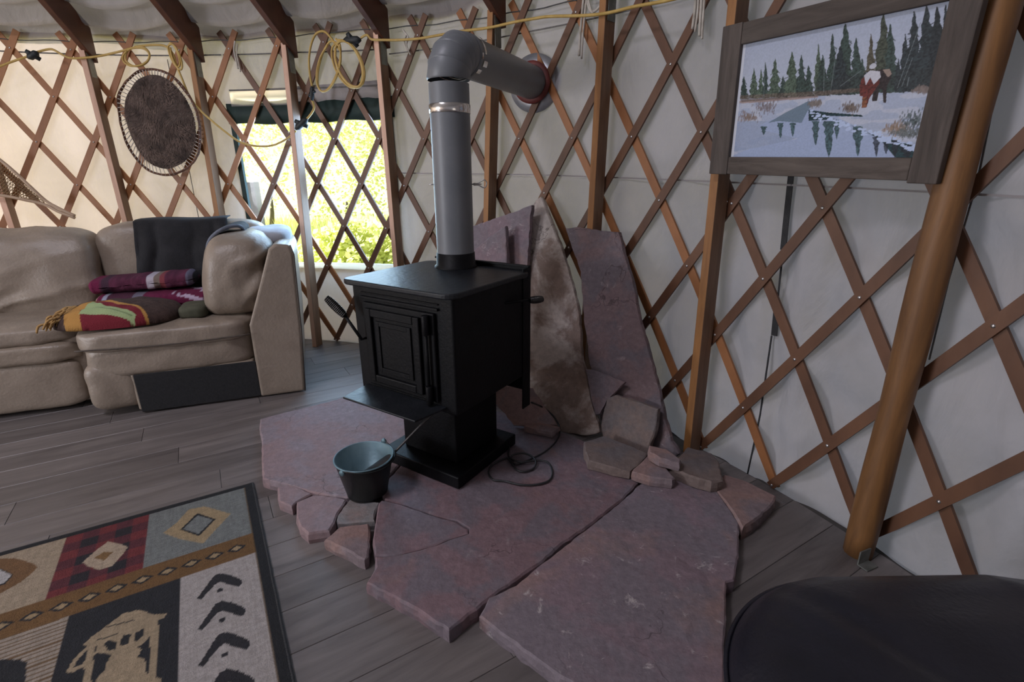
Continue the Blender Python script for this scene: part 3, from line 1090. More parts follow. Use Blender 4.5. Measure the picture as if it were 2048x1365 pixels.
flagstone([(1299, 890), (1333, 898), (1360, 917), (1358, 925), (1320, 915), (1300, 904)], 'russet', 'thin russet stone chip propped at foot of the purple slab', z=ZU + 0.045, th=0.040, seed=23, group=UPG)


# --- slabs leaning against the wall ---------------------------------------------------
def leaning(px, base, apex_px, apex_r, mat, label, th, seed, group='stone slabs leaning on the wall', lean=None, zb=HZ, relief=0.003, face=None):
    """base: two pixels on the hearth giving the foot line; leans back until apex_px is at radius apex_r"""
    A, B = onz(*base[0], zb), onz(*base[1], zb)
    X = (B - A).normalized()
    N0 = Vector((X.y, -X.x, 0))  # faces the camera side
    if N0.dot(EYE - A) < 0:
        N0 = -N0
    if face is not None:
        A = B
        N0 = -Vector((math.sin(rad(face)), math.cos(rad(face)), 0))
        X = Vector((-N0.y, N0.x, 0))
    if lean is None:
        best = None
        for k in range(0, 500):
            an = rad(k * 0.1 - 5)
            n = (N0 * math.cos(an) + Vector((0, 0, 1)) * math.sin(an))
            P = onplane(*apex_px, A, n)
            e = abs(math.hypot(P.x - YC.x, P.y - YC.y) - apex_r)
            if best is None or e < best[0]:
                best = (e, an)
        lean = best[1]
    n = N0 * math.cos(lean) + Vector((0, 0, 1)) * math.sin(lean)
    Y = n.cross(X)
    if Y.z < 0:
        X = -X
        Y = n.cross(X)
    P = [onplane(x, y, A, n) for x, y in px]
    poly = [Vector(((p - A).dot(X), (p - A).dot(Y))) for p in P]
    o = slab_mesh(poly, th, seed, relief).build('stone_slab', ST[mat], recalc=True)
    mm = Matrix((X, Y, n)).transposed().to_4x4()
    mm.translation = A
    o.matrix_world = mm
    return tag(o, label, 'stone', group), math.degrees(lean)


_, l1 = leaning([(1081, 393), (1090, 414), (1108, 460), (1127, 517), (1144, 574), (1152, 609), (1157, 640), (1161, 720), (1172, 755), (1178, 796), (1193, 843), (1198, 864), (1172, 871), (1144, 866), (1126, 864), (1050, 862), (1030, 800), (1030, 640), (1046, 520), (1054, 456), (1062, 420), (1071, 401)],
                ((1126, 864), (1198, 868)), (1081, 393), 3.81, 'pale', 'tall pale tan pointed stone slab leaning on wall right of the stove', 0.034, 31, face=36)
_, l2 = leaning([(1131, 458), (1151, 456), (1197, 462), (1235, 465), (1239, 479), (1252, 529), (1264, 570), (1277, 640), (1302, 729), (1316, 780), (1327, 840), (1341, 884), (1356, 908), (1340, 920), (1215, 905), (1200, 830), (1180, 730), (1168, 640), (1161, 544), (1142, 487)],
                ((1215, 895), (1350, 915)), (1197, 462), 3.77, 'violet', 'tall flat-topped purple stone slab leaning on the wall', 0.03, 32, face=44)


def standing(px, P0, n, mat, label, th, seed, group='stone slabs leaning on the wall'):
    n = n.normalized()
    X = Vector((0, 0, 1)).cross(n).normalized()
    Y = n.cross(X)
    P = [onplane(x, y, P0, n) for x, y in px]
    poly = [Vector(((p - P0).dot(X), (p - P0).dot(Y))) for p in P]
    o = slab_mesh(poly, th, seed, 0.003).build('stone_slab', ST[mat], recalc=True)
    mm = Matrix((X, Y, n)).transposed().to_4x4()
    mm.translation = P0
    o.matrix_world = mm
    return tag(o, label, 'stone', group)


L_ = bpy.data.objects['stone_slab.001'].matrix_world
Ln, Lp = L_.to_3x3() @ Vector((0, 0, 1)), L_.translation
standing([(1214, 798), (1230, 792), (1270, 805), (1314, 820), (1309, 861), (1299, 889), (1293, 912), (1258, 898), (1206, 875), (1202, 852), (1206, 831)], Lp + Ln * 0.060, Ln, 'brown', 'squarish brown stone standing against foot of the purple slab', 0.030, 34)
standing([(1172, 741), (1190, 743), (1233, 763), (1248, 766), (1223, 790), (1212, 801), (1198, 828), (1191, 829), (1183, 799)], Lp + Ln * 0.050, Ln, 'violet', 'small dark triangular stone wedged between pale and purple slabs', 0.020, 33)
nM = (YC - yp(38, 1)).normalized() * math.cos(rad(10)) + Vector((0, 0, math.sin(rad(10))))
standing([(900, 470), (949, 452), (1031, 424), (1062, 411), (1058, 440), (1053, 520), (1048, 640), (1046, 845), (900, 800)], yp(37.5, 3.66, 0.9), nM, 'plum2', 'mauve stone slab behind the stovepipe with slanting top edge', 0.03, 35)
nM2 = (YC - yp(36, 1)).normalized() * math.cos(rad(9)) + Vector((0, 0, math.sin(rad(9))))
standing([(930, 520), (951, 498), (974, 479), (1009, 454), (1012, 520), (1010, 640), (1000, 842), (900, 800)], yp(36, 3.56, 0.8), nM2, 'plum2', 'smaller mauve stone slab just right of the stovepipe above stove top', 0.028, 36)
flagstone([(1050, 851), (1071, 840), (1118, 853), (1104, 863)], 'russet', 'small rust-coloured brick-like stone on hearth behind the stove', z=HZ + 0.035, th=0.034, seed=24, group=UPG)
leaning([(960, 770), (1064, 778), (1092, 822), (1112, 850), (1060, 852), (1028, 850), (1005, 820)], ((1020, 858), (1112, 866)), (1040, 800), 3.3, 'russet', 'rust-brown stone leaning low behind the stove pedestal', 0.02, 37, lean=rad(28))

# ================================================================== WOOD STOVE
P0 = Vector((-0.208, 1.657, HZ))
SA = Vector((math.cos(rad(-32.859)), math.sin(rad(-32.859)), 0))
SB = Vector((-SA.y, SA.x, 0))
SZ = Vector((0, 0, 1))


def sp(a, b_, z):
    return P0 + SA * a + SB * b_ + Vector((0, 0, z - HZ))


def sbox(mb, a0, a1, b0, b1, z0, z1):
    return mb.hexa([sp(a0, b0, z0), sp(a1, b0, z0), sp(a1, b1, z0), sp(a0, b1, z0), sp(a0, b0, z1), sp(a1, b0, z1), sp(a1, b1, z1), sp(a0, b1, z1)])


SC0 = -0.209
stove = thing('wood_stove', 'black cast-iron wood stove on a pedestal standing on flagstone hearth', 'stove', sp(SC0, 0.25, HZ))
sbox(MB(), -0.418, 0.0, 0.0, 0.41, HZ + 0.001, 0.098).build('base_tray', M['iron'], stove, bevel=0.005)
sbox(MB(), -0.352, -0.066, 0.075, 0.36, 0.098, 0.405).build('pedestal', M['iron'], stove, bevel=0.006)
BA0, BA1, BB0, BB1, BZ0, BZ1 = -0.448, 0.040, -0.038, 0.43, 0.385, 0.815
sbox(MB(), BA0, BA1, BB0, BB1, BZ0, BZ1).build('firebox', M['iron'], stove, bevel=0.008, segs=3)
# top plate with rounded corners
tp = []
A0, A1, B0, B1, rr = -0.490, 0.058, -0.062, 0.445, 0.045
for (ca, cb, s0) in ((A1 - rr, B0 + rr, -90), (A1 - rr, B1 - rr, 0), (A0 + rr, B1 - rr, 90), (A0 + rr, B0 + rr, 180)):
    for k in range(6):
        an = rad(s0 + k * 18)
        tp.append((ca + rr * math.cos(an), cb + rr * math.sin(an)))
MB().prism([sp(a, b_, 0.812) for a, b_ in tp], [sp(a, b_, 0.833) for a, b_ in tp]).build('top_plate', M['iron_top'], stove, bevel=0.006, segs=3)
# rear heat shield
hs = MB()
sbox(hs, -0.45, 0.045, 0.452, 0.458, 0.30, 0.853)
sbox(hs, -0.45, 0.045, 0.440, 0.458, 0.845, 0.853)
sbox(hs, 0.038, 0.045, 0.40, 0.458, 0.235, 0.845)
hs.build('heat_shield', M['iron'], stove, bevel=0.002)
# door: outer frame, recessed picture panel, hinges, handle
door = sbox(MB(), -0.385, -0.035, BB0 - 0.014, BB0 + 0.002, 0.425, 0.755)
door = door.build('door', M['iron'], stove, bevel=0.005)
df = MB()
for (a0, a1, z0, z1) in ((-0.365, -0.335, 0.445, 0.735), (-0.125, -0.095, 0.445, 0.735), (-0.335, -0.125, 0.705, 0.735), (-0.335, -0.125, 0.445, 0.475)):
    sbox(df, a0, a1, BB0 - 0.026, BB0 - 0.013, z0, z1)
df.build('door_frame', M['iron'], door, bevel=0.004)
dp = MB()
for (a0, a1, z0, z1) in ((-0.318, -0.300, 0.49, 0.69), (-0.160, -0.142, 0.49, 0.69), (-0.300, -0.160, 0.672, 0.69), (-0.300, -0.160, 0.49, 0.508)):
    sbox(dp, a0, a1, BB0 - 0.020, BB0 - 0.013, z0, z1)
sbox(dp, -0.298, -0.162, BB0 - 0.0155, BB0 - 0.013, 0.51, 0.67)
dp.build('door_panel', M['iron'], door, bevel=0.002)
ml = sbox(MB(), -0.40, -0.02, BB0 - 0.010, BB0 + 0.002, 0.765, 0.775)
sbox(ml, -0.40, -0.02, BB0 - 0.006, BB0 + 0.002, 0.785, 0.79)
ml.build('moulding', M['iron'], stove, bevel=0.002)
for zc in (0.715, 0.455):
    MB().tube([sp(-0.062, BB0 - 0.026, zc - 0.035), sp(-0.062, BB0 - 0.026, zc + 0.035)], 0.013, 12).build('hinge', M['iron'], door, True, bevel=0.002)
MB().tube([sp(-0.062, BB0 - 0.026, 0.43), sp(-0.062, BB0 - 0.026, 0.745)], 0.006, 10).build('hinge_rod', M['iron'], door, True)
# ash lip under the door
lip = MB()
L0 = [sp(-0.395, -0.178, 0.404), sp(-0.030, -0.178, 0.404), sp(-0.008, BB0, 0.404), sp(-0.415, BB0, 0.404)]
lip.prism(L0, [p + Vector((0, 0, 0.008)) for p in L0])
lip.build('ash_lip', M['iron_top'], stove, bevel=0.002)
# latch handle with coil grip, sticking out up-left
h0 = sp(-0.382, BB0 - 0.02, 0.612)
h1 = onplane(690, 632, sp(0, -0.10, 0), SB)
h2 = onplane(653, 596, sp(0, -0.13, 0), SB)
hd = MB().tube([h0 + SB * 0.02, h0 - SB * 0.015, h1], 0.006, 8).build('latch_handle', M['iron'], door, True)


def coil(p, q, r0, turns, wire, n=10):
    d = q - p
    z = d.normalized()
    x = z.orthogonal().normalized()
    y = z.cross(x)
    pts = []
    for k in range(int(turns * n) + 1):
        t = k / (turns * n)
        an = 2 * PI * k / n
        pts.append(p + d * t + (x * math.cos(an) + y * math.sin(an)) * r0 * (0.8 + 0.5 * math.sin(PI * t) ** 0.6))
    return MB().tube(pts, wire, 6)


cg = coil(h1, h2, 0.0105, 15, 0.0036)
cg.tube([h1, h2], 0.0085, 8)
tag(cg.build('coil_grip', M['iron_grip'], hd, True), 'steel coil spring grip')
# draft rod with coil knob on the right side
k0, k1 = sp(0.035, 0.27, 0.735), sp(0.085, 0.385, 0.728)
rod = MB().tube([k0, k1], 0.0055, 8).build('draft_rod', M['iron'], stove, True)
kk = onplane(1078, 597, sp(0, 0.40, 0), SB)
cg = coil(k1, k1 + (k1 - k0).normalized() * 0.062, 0.0100, 12, 0.0032)
cg.tube([k1, k1 + (k1 - k0).normalized() * 0.06], 0.007, 8)
tag(cg.build('coil_knob', M['iron_grip'], rod, True), 'shiny steel coil knob')
# flue collar
PC = sp(-0.27, 0.37, 0.833)
MB().lathe([(0.090, -0.002), (0.090, 0.006), (0.082, 0.012), (0.080, 0.06), (0.074, 0.062), (0.074, 0)], PC, n=40).build('flue_collar', M['iron'], stove, True)

# ================================================================== STOVEPIPE
pipe = thing('stovepipe', 'grey enamelled stovepipe rising from the stove and turning to the wall', 'stovepipe', PC)
RPIPE = 0.077
WALLC = oncyl(1066, 166, R_SLAT - 0.01)
zE = WALLC.z
hdir = Vector((WALLC.x - PC.x, WALLC.y - PC.y, 0))
Ltot = hdir.length
hdir.normalize()
RB = 0.105  # elbow bend radius
MB().lathe([(RPIPE, 0.045), (RPIPE, zE - RB - PC.z - 0.10)], PC, n=48).build('pipe_section', M['pipe'], pipe, True)
zc = zE - RB - 0.10
MB().lathe([(RPIPE + 0.001, 0), (RPIPE + 0.0025, 0.002), (RPIPE + 0.0025, 0.030), (RPIPE + 0.001, 0.032)], (PC.x, PC.y, zc - 0.016), n=48).build('clamp_band', M['chrome'], pipe, True)
el = MB()
secs = [Vector((PC.x, PC.y, zc + 0.012))]
rs = [RPIPE]
K = 4
el_pts = [(0.0, 0)]
pts, radii = [Vector((PC.x, PC.y, zc + 0.010)), Vector((PC.x, PC.y, zE - RB - 0.012))], [RPIPE, RPIPE]
el.tube(pts, RPIPE, 48, cap=False)
# four gores, each a straight segment a little wider than the next, leaving crimped joints
nodes = []
for k in range(K + 1):
    an = (PI / 2) * k / K
    nodes.append(Vector((PC.x, PC.y, 0)) + hdir * (RB * (1 - math.cos(an))) + Vector((0, 0, zE - RB + RB * math.sin(an))))


def ring_at(p, tdir, r, n=48):
    side = hdir.cross(Vector((0, 0, 1))).normalized()
    up = tdir.cross(side).normalized()
    return [p + (side * math.cos(k * 2 * PI / n) + up * math.sin(k * 2 * PI / n)) * r for k in range(n)]


for k in range(K):
    a0, a1 = (PI / 2) * k / K, (PI / 2) * (k + 1) / K
    t0 = hdir * math.sin(a0) + Vector((0, 0, math.cos(a0)))
    t1 = hdir * math.sin(a1) + Vector((0, 0, math.cos(a1)))
    r0, r1 = ring_at(nodes[k], t0, RPIPE + 0.0025), ring_at(nodes[k], t0, RPIPE + 0.0065)
    r1 = ring_at(nodes[k] + t0 * 0.006, t0, RPIPE + 0.0065)
    r2 = ring_at(nodes[k + 1], t1, RPIPE + 0.0035)
    fs = []
    n = 48
    for q in range(2):
        for i in range(n):
            i2 = (i + 1) % n
            fs.append((q * n + i, q * n + i2, (q + 1) * n + i2, (q + 1) * n + i))
    el.add(r0 + r1 + r2, fs)
el.build('elbow', M['pipe'], pipe, True)
hs0 = nodes[-1]
hp = MB().lathe([(RPIPE + 0.003, 0), (RPIPE + 0.003, 0.02), (RPIPE, 0.022), (RPIPE, Ltot - RB - 0.01)], hs0, hdir, 48)
hp.build('pipe_section', M['pipe'], pipe, True)
MB().lathe([(RPIPE + 0.0035, 0.006), (RPIPE + 0.005, 0.008), (RPIPE + 0.005, 0.03), (RPIPE + 0.0035, 0.032)], hs0 + hdir * 0.0, hdir, 48).build('clamp_band', M['pipe'], pipe, True)
# foil-tape scraps at the elbow joint
tp_ = MB()
side = hdir.cross(Vector((0, 0, 1))).normalized()
if side.dot(EYE - hs0) < 0:
    side = -side
for (s_, an, w_, h_) in ((0.045, 20, 0.012, 0.05), (0.05, -22, 0.03, 0.02), (0.028, -45, 0.028, 0.016), (0.02, -5, 0.012, 0.02), (0.058, 48, 0.016, 0.014)):
    P = []
    for ds in (-w_ / 2, w_ / 2):
        for k in range(5):
            an2 = rad(an) + (k / 4 - 0.5) * h_ / RPIPE
            P.append(hs0 + hdir * (s_ + ds) + (side * math.cos(an2) + Vector((0, 0, 1)) * math.sin(an2)) * (RPIPE + 0.0068))
    tp_.add(P, [(k, k + 1, 5 + k + 1, 5 + k) for k in range(4)])
tag(tp_.build('tape_scrap', M['chrome'], pipe, True), 'crumpled shiny tape scraps on elbow')
# wall thimble: red gasket ring and steel flange on the canvas
wn_ = (YC - WALLC)
wn_.z = 0
wn_.normalize()
MB().lathe([(RPIPE + 0.001, -0.006), (RPIPE + 0.022, -0.006), (RPIPE + 0.022, 0.012), (RPIPE + 0.001, 0.016)], hs0 + hdir * (Ltot - RB - 0.020), hdir, 48).build('gasket', M['gasket'], pipe, True)
MB().lathe([(RPIPE + 0.0, 0.018), (RPIPE + 0.062, 0.018), (RPIPE + 0.062, 0.024), (RPIPE + 0.0, 0.024)], hs0 + hdir * (Ltot - RB - 0.0), hdir, 48).build('wall_flange', M['flange'], pipe, True)
# damper: rod through the pipe, wire loop handle
zd = 1.165
MB().tube([Vector((PC.x - 0.098, PC.y, zd)), Vector((PC.x - RPIPE + 0.004, PC.y, zd))], 0.0022, 6).build('damper_rod_end', M['bolt'], pipe, True)
dr = MB().tube([Vector((PC.x + RPIPE - 0.004, PC.y, zd)), Vector((PC.x + 0.115, PC.y, zd))], 0.0022, 6)
dro = dr.build('damper_rod', M['bolt'], pipe, True)
lp = [(0.083, 0, 0.004), (0.10, 0, 0.003), (0.115, 0, 0.012), (0.128, 0, 0.016), (0.136, 0, 0.004), (0.130, 0, -0.012), (0.118, 0, -0.012), (0.104, 0, -0.004), (0.083, 0, -0.004)]
MB().tube(spline([Vector((PC.x, PC.y, zd)) + Vector(p) for p in lp], 4), 0.0022, 6).build('damper_handle', M['bolt'], dro, True)

# ================================================================== BUCKET, SHOVEL, CORD
bp0 = onz(738, 1005, HZ)
vd = Vector((bp0.x, bp0.y, 0)).normalized()
RB0, RB1, HB = 0.076, 0.106, 0.152
BC = bp0 + vd * RB0
bucket = thing('bucket', 'black metal ash bucket with grey inside standing on the pink flagstone', 'bucket', BC)
MB().lathe([(0.001, 0.006), (RB0 - 0.004, 0.006), (RB0, 0.0), (RB0 + 0.001, 0.008), (RB1, HB - 0.006), (RB1 + 0.004, HB - 0.004), (RB1 + 0.004, HB), (RB1, HB + 0.002)], BC + Vector((0, 0, 0.001)), n=48).build('pail', M['bucket'], bucket, True)
MB().lathe([(RB1, HB + 0.0018), (RB1 - 0.003, HB), (RB0 - 0.001, 0.012), (0.001, 0.010)], BC + Vector((0, 0, 0.001)), n=48).build('pail_lining', M['bucket_in'], bucket, True)
rimp = [BC + Vector((math.cos(k * 2 * PI / 40) * (RB1 + 0.002), math.sin(k * 2 * PI / 40) * (RB1 + 0.002), HB)) for k in range(40)]
tag(MB().tube(rimp, 0.0032, 6, closed=True).build('rim', M['bucket_in'], bucket, True), 'rolled grey rim')
MB().lathe([(0.001, 0.028), (RB0 * 0.9, 0.022), (RB0 + 0.002, 0.02)], BC, n=24).build('ash', M['ash'], bucket, True)
# bail handle fallen to the right, with ears
ear_d = Vector((math.cos(rad(62)), math.sin(rad(62)), 0))
e1, e2 = BC + ear_d * (RB1 + 0.005) + Vector((0, 0, HB)), BC - ear_d * (RB1 + 0.005) + Vector((0, 0, HB - 0.004))
for e in (e1, e2):
    MB().lathe([(0.0005, -0.004), (0.011, -0.004), (0.011, 0.004), (0.0005, 0.004)], e + Vector((0, 0, 0.008 if e is e1 else -0.006)), ear_d, 12).build('ear', M['bucket_in'], bucket, True)
cr = Vector((ear_d.y, -ear_d.x, 0))
hpts = [e1 + Vector((0, 0, 0.012))]
for k in range(1, 12):
    an = PI * k / 12
    hpts.append(BC + ear_d * math.cos(an) * (RB1 + 0.006) + cr * math.sin(an) * (RB1 + 0.009) + Vector((0, 0, HB + 0.004 - 0.012 * math.sin(an))))
hpts.append(e2)
MB().tube(spline(hpts, 3), 0.0025, 6).build('bail', M['bucket'], bucket, True)

# small shovel: blade down in the bucket, long handle leaning on the stove pedestal
sh_base = BC + Vector((-0.012, 0.005, 0.070))
rimx = onz(797, 897, HZ + HB + 0.006)
sh_tip = onplane(872, 820, sp(0, 0.01, 0), SB)
shv = thing('hearth_shovel', 'dark steel hearth shovel standing in ash bucket, handle against the stove', 'shovel', sh_base)
sd = (sh_tip - rimx).normalized()
MB().tube([rimx - sd * 0.03, rimx, rimx + (sh_tip - rimx) * 0.5, sh_tip], [0.0045, 0.005, 0.0055, 0.007], 10).build('handle', M['shovel'], shv, True)
bl_dir = (rimx - sd * 0.02) - sh_base
bl_len = bl_dir.length
bz = bl_dir.normalized()
bx = Vector((0.78, -0.62, 0))
bx = (bx - bz * bx.dot(bz)).normalized()
bx = bz.cross(Vector((0, 0, 1))).normalized()
by = bz.cross(bx)


def blade(u, v):
    w = 0.050 * (1 - 0.25 * v) if v < 0.72 else 0.050 * (1 - 0.25 * v) * max(0.10, 1 - ((v - 0.72) / 0.28) ** 1.5)
    x = (u - 0.5) * 2
    return sh_base + bz * (v * bl_len) + bx * (w * x) + by * (0.016 * x * x * (1 - v * 0.4))


bo = MB().grid(blade, 10, 14).build('blade', M['shovel'], shv, True, recalc=False)
so = bo.modifiers.new('solid', 'SOLIDIFY')
so.thickness = 0.002

cpx = [(1060, 806), (1085, 815), (1106, 832), (1118, 852), (1119, 868), (1110, 886), (1090, 904), (1068, 916), (1050, 924), (1035, 929), (1026, 926), (1022, 916), (1030, 912), (1050, 911), (1064, 917), (1072, 928), (1066, 938), (1048, 944), (1034, 940), (1024, 928), (1016, 918), (1008, 918), (985, 930), (977, 946), (986, 960), (1010, 963), (1040, 970), (1072, 970), (1098, 962), (1105, 946), (1097, 930), (1080, 925), (1058, 927), (1040, 928), (1018, 914), (1020, 890), (1022, 880)]
cps = [onz(x, y, HZ + 0.008) for x, y in cpx]
cps[0] = sp(0.045, 0.47, 0.24)
cps[1] = onz(1085, 815, 0.14)
cps[2] = onz(1106, 832, 0.09)
for k, i in enumerate((12, 13, 14, 15, 30, 31, 32, 33)):
    cps[i].z += 0.008
tag(MB().tube(spline(cps, 5), 0.0042, 7).build('power_cord', M['cable'], smooth=True), 'thin black power cord looped on the hearth right of stove', 'cord')

# ================================================================== FRAMED PICTURE
pBL, pBR = oncyl(1417.6, 348, RP - 0.032), oncyl(1873, 366, RP - 0.032)
PXd = (pBR - pBL).normalized()
n0 = PXd.cross(Vector((0, 0, 1))).normalized()
if n0.dot(EYE - pBL) < 0:
    n0 = -n0
best = None
for k in range(-250, 300):
    an = rad(k * 0.1)
    nn = n0 * math.cos(an) - Vector((0, 0, 1)) * math.sin(an)
    nn = (nn - PXd * nn.dot(PXd)).normalized()
    tl = onplane(1447, 40, pBL, nn)
    c = abs((tl - pBL).normalized().dot(PXd))
    itl, ibl = onplane(1482.6, 82.6, pBL, nn), onplane(1454.5, 313, pBL, nn)
    itr, ibr = onplane(1888.7, 10.5, pBL, nn), onplane(1830.7, 318, pBL, nn)
    c += abs((itl - ibl).length - (itr - ibr).length) * 3 + abs((itl - ibl).normalized().dot(PXd)) + abs((itr - ibr).normalized().dot(PXd)) + abs((itr - itl).normalized().dot((itl - ibl).normalized()))
    if best is None or c < best[0]:
        best = (c, an, nn)
PN = best[2]
PYd = PN.cross(PXd)
if PYd.z < 0:
    PYd = -PYd


def pl(px, py):
    q = onplane(px, py, pBL, PN) - pBL
    return q.dot(PXd), q.dot(PYd)


Wf = (pBR - pBL).length
ix0 = (pl(1454.5, 313)[0] + pl(1482.6, 82.6)[0]) / 2
ix1 = (pl(1830.7, 318)[0] + pl(1888.7, 10.5)[0]) / 2
iy0 = (pl(1454.5, 313)[1] + pl(1830.7, 318)[1]) / 2
iy1 = (pl(1482.6, 82.6)[1] + pl(1888.7, 10.5)[1]) / 2
Hf = iy1 + iy0 * 1.1
print('PICTURE tilt', math.degrees(best[1]), 'size', Wf, Hf, 'inner', ix0, ix1, iy0, iy1, pl(1447, 40))
pic = thing('framed_picture', 'snowy river landscape print in weathered barn-wood frame hanging on two wall posts', 'picture', pBL)


def fq(x, y, d=0.0):
    return pBL + PXd * x + PYd * y + PN * d


def fbox(x0, x1, y0, y1, d0, d1):
    return MB().hexa([fq(x0, y0, d0), fq(x1, y0, d0), fq(x1, y1, d0), fq(x0, y1, d0), fq(x0, y0, d1), fq(x1, y0, d1), fq(x1, y1, d1), fq(x0, y1, d1)])


fbox(0, ix0, 0.0, Hf, -0.026, 0).build('frame_stile', M['barn_v'], pic, bevel=0.003)
fbox(ix1, Wf, -0.004, Hf, -0.026, 0.002).build('frame_stile', M['barn_v'], pic, bevel=0.003)
fbox(ix0 + 0.001, ix1 - 0.001, 0.002, iy0, -0.026, -0.001).build('frame_rail', M['barn_h'], pic, bevel=0.003)
fbox(ix0 + 0.001, ix1 - 0.001, iy1, Hf - 0.002, -0.026, -0.001).build('frame_rail', M['barn_h'], pic, bevel=0.003)
fbox(ix0 - 0.01, ix1 + 0.01, iy0 - 0.01, iy1 + 0.01, -0.024, -0.0155).build('backing', M['mat_white'], pic)


class Print:
    """raster for flat printed or woven patterns, kept as point colours of a fine grid"""

    def __init__(s, w, h, nx, ny):
        s.nx, s.ny, s.w, s.h = nx, ny, w, h
        s.X, s.Y = np.meshgrid(np.linspace(0, w, nx + 1), np.linspace(0, h, ny + 1))
        s.C = np.zeros((ny + 1, nx + 1, 3))
        s.rng = np.random.default_rng(5)

    def mask(s, poly):
        X, Y = s.X, s.Y
        c = np.zeros(X.shape, bool)
        j = len(poly) - 1
        for i in range(len(poly)):
            xi, yi = poly[i]
            xj, yj = poly[j]
            if yi != yj:
                k = ((yi > Y) != (yj > Y)) & (X < (xj - xi) * (Y - yi) / (yj - yi) + xi)
                c ^= k
            j = i
        return c

    def poly(s, poly, col, a=1.0):
        m_ = s.mask(poly)
        s.C[m_] = s.C[m_] * (1 - a) + np.array(col) * a

    def ell(s, cx, cy, rx, ry, col, an=0.0, ring=None, a=1.0):
        ca, sa = math.cos(an), math.sin(an)
        dx, dy = s.X - cx, s.Y - cy
        q = np.sqrt(((dx * ca + dy * sa) / rx) ** 2 + ((-dx * sa + dy * ca) / ry) ** 2)
        m_ = q < 1
        if ring:
            m_ &= q > ring
        s.C[m_] = s.C[m_] * (1 - a) + np.array(col) * a

    def line(s, pts, w, col, a=1.0):
        for (x0, y0), (x1, y1) in zip(pts, pts[1:]):
            dx, dy = x1 - x0, y1 - y0
            L2 = dx * dx + dy * dy + 1e-12
            t = np.clip(((s.X - x0) * dx + (s.Y - y0) * dy) / L2, 0, 1)
            m_ = (s.X - x0 - t * dx) ** 2 + (s.Y - y0 - t * dy) ** 2 < (w / 2) ** 2
            s.C[m_] = s.C[m_] * (1 - a) + np.array(col) * a

    def smooth_noise(s, gx, gy, seed):
        r = np.random.default_rng(seed)
        g = r.random((gy + 2, gx + 2))
        u = s.X / s.w * gx
        v = s.Y / s.h * gy
        i, j = np.clip(u.astype(int), 0, gx), np.clip(v.astype(int), 0, gy)
        fu, fv = u - i, v - j
        fu, fv = fu * fu * (3 - 2 * fu), fv * fv * (3 - 2 * fv)
        return (g[j, i] * (1 - fu) + g[j, i + 1] * fu) * (1 - fv) + (g[j + 1, i] * (1 - fu) + g[j + 1, i + 1] * fu) * fv

    def mesh(s, name, fn, mat, parent=None):
        nx, ny = s.nx, s.ny
        me = bpy.data.meshes.new(name)
        co = fn(s.X.ravel(), s.Y.ravel())
        idx = (np.arange(ny)[:, None] * (nx + 1) + np.arange(nx)[None, :]).ravel()
        quads = np.stack([idx, idx + 1, idx + nx + 2, idx + nx + 1], 1).astype(np.int32)
        me.vertices.add(len(co))
        me.vertices.foreach_set('co', co.astype(np.float32).ravel())
        me.loops.add(quads.size)
        me.loops.foreach_set('vertex_index', quads.ravel())
        me.polygons.add(len(quads))
        me.polygons.foreach_set('loop_start', np.arange(0, quads.size, 4, dtype=np.int32))
        me.update(calc_edges=True)
        me.validate()
        at = me.color_attributes.new('print', 'FLOAT_COLOR', 'POINT')
        c4 = np.ones((len(co), 4), np.float32)
        c4[:, :3] = np.clip(s.C.reshape(-1, 3), 0, 1)
        at.data.foreach_set('color', c4.ravel())
        me.polygons.foreach_set('use_smooth', [True] * len(me.polygons))
        me.materials.append(mat)
        o = bpy.data.objects.new(name, me)
        COL.objects.link(o)
        if parent:
            o.parent = parent
            o.matrix_parent_inverse = parent.matrix_world.inverted()
        return o


def lin(r, g, b_):
    return tuple(((c / 255) / 12.92 if c / 255 < 0.04045 else ((c / 255 + 0.055) / 1.055) ** 2.4) for c in (r, g, b_))


iw, ih = ix1 - ix0, iy1 - iy0
pr = Print(iw, ih, 420, 260)


def UVp(px, py):  # picture pixel -> print coordinates
    x, y = pl(px, py)
    return x - ix0, y - iy0


U_, V_ = pr.X / iw, pr.Y / ih
skyc = np.array(lin(176, 182, 194))[None, None] * (1 - V_[..., None]) + np.array(lin(150, 158, 176))[None, None] * V_[..., None]
pr.C[:] = skyc * 1.25
zz = 2.844


def c4(x, y):  # coordinates read off the enlarged crop of the picture
    return UVp(1400 + x / zz, y / zz)


snow = lin(180, 186, 202)
snow2 = lin(142, 156, 184)
pr.poly([c4(*p) for p in ((150, 570), (250, 570), (640, 545), (900, 520), (1130, 500), (1330, 520), (1300, 920), (140, 920))], snow)
sn = pr.smooth_noise(14, 30, 3)
mk = (pr.mask([c4(*p) for p in ((150, 560), (640, 545), (1330, 510), (1300, 920), (140, 920))]) & (sn > 0.55))
pr.C[mk] = np.array(lin(164, 174, 196))
pr.poly([c4(*p) for p in ((140, 690), (300, 690), (480, 690), (560, 780), (380, 830), (140, 870))], snow2, 0.75)
pr.poly([c4(*p) for p in ((180, 575), (640, 540), (660, 555), (300, 585), (180, 590))], lin(150, 120, 100), 0.7)
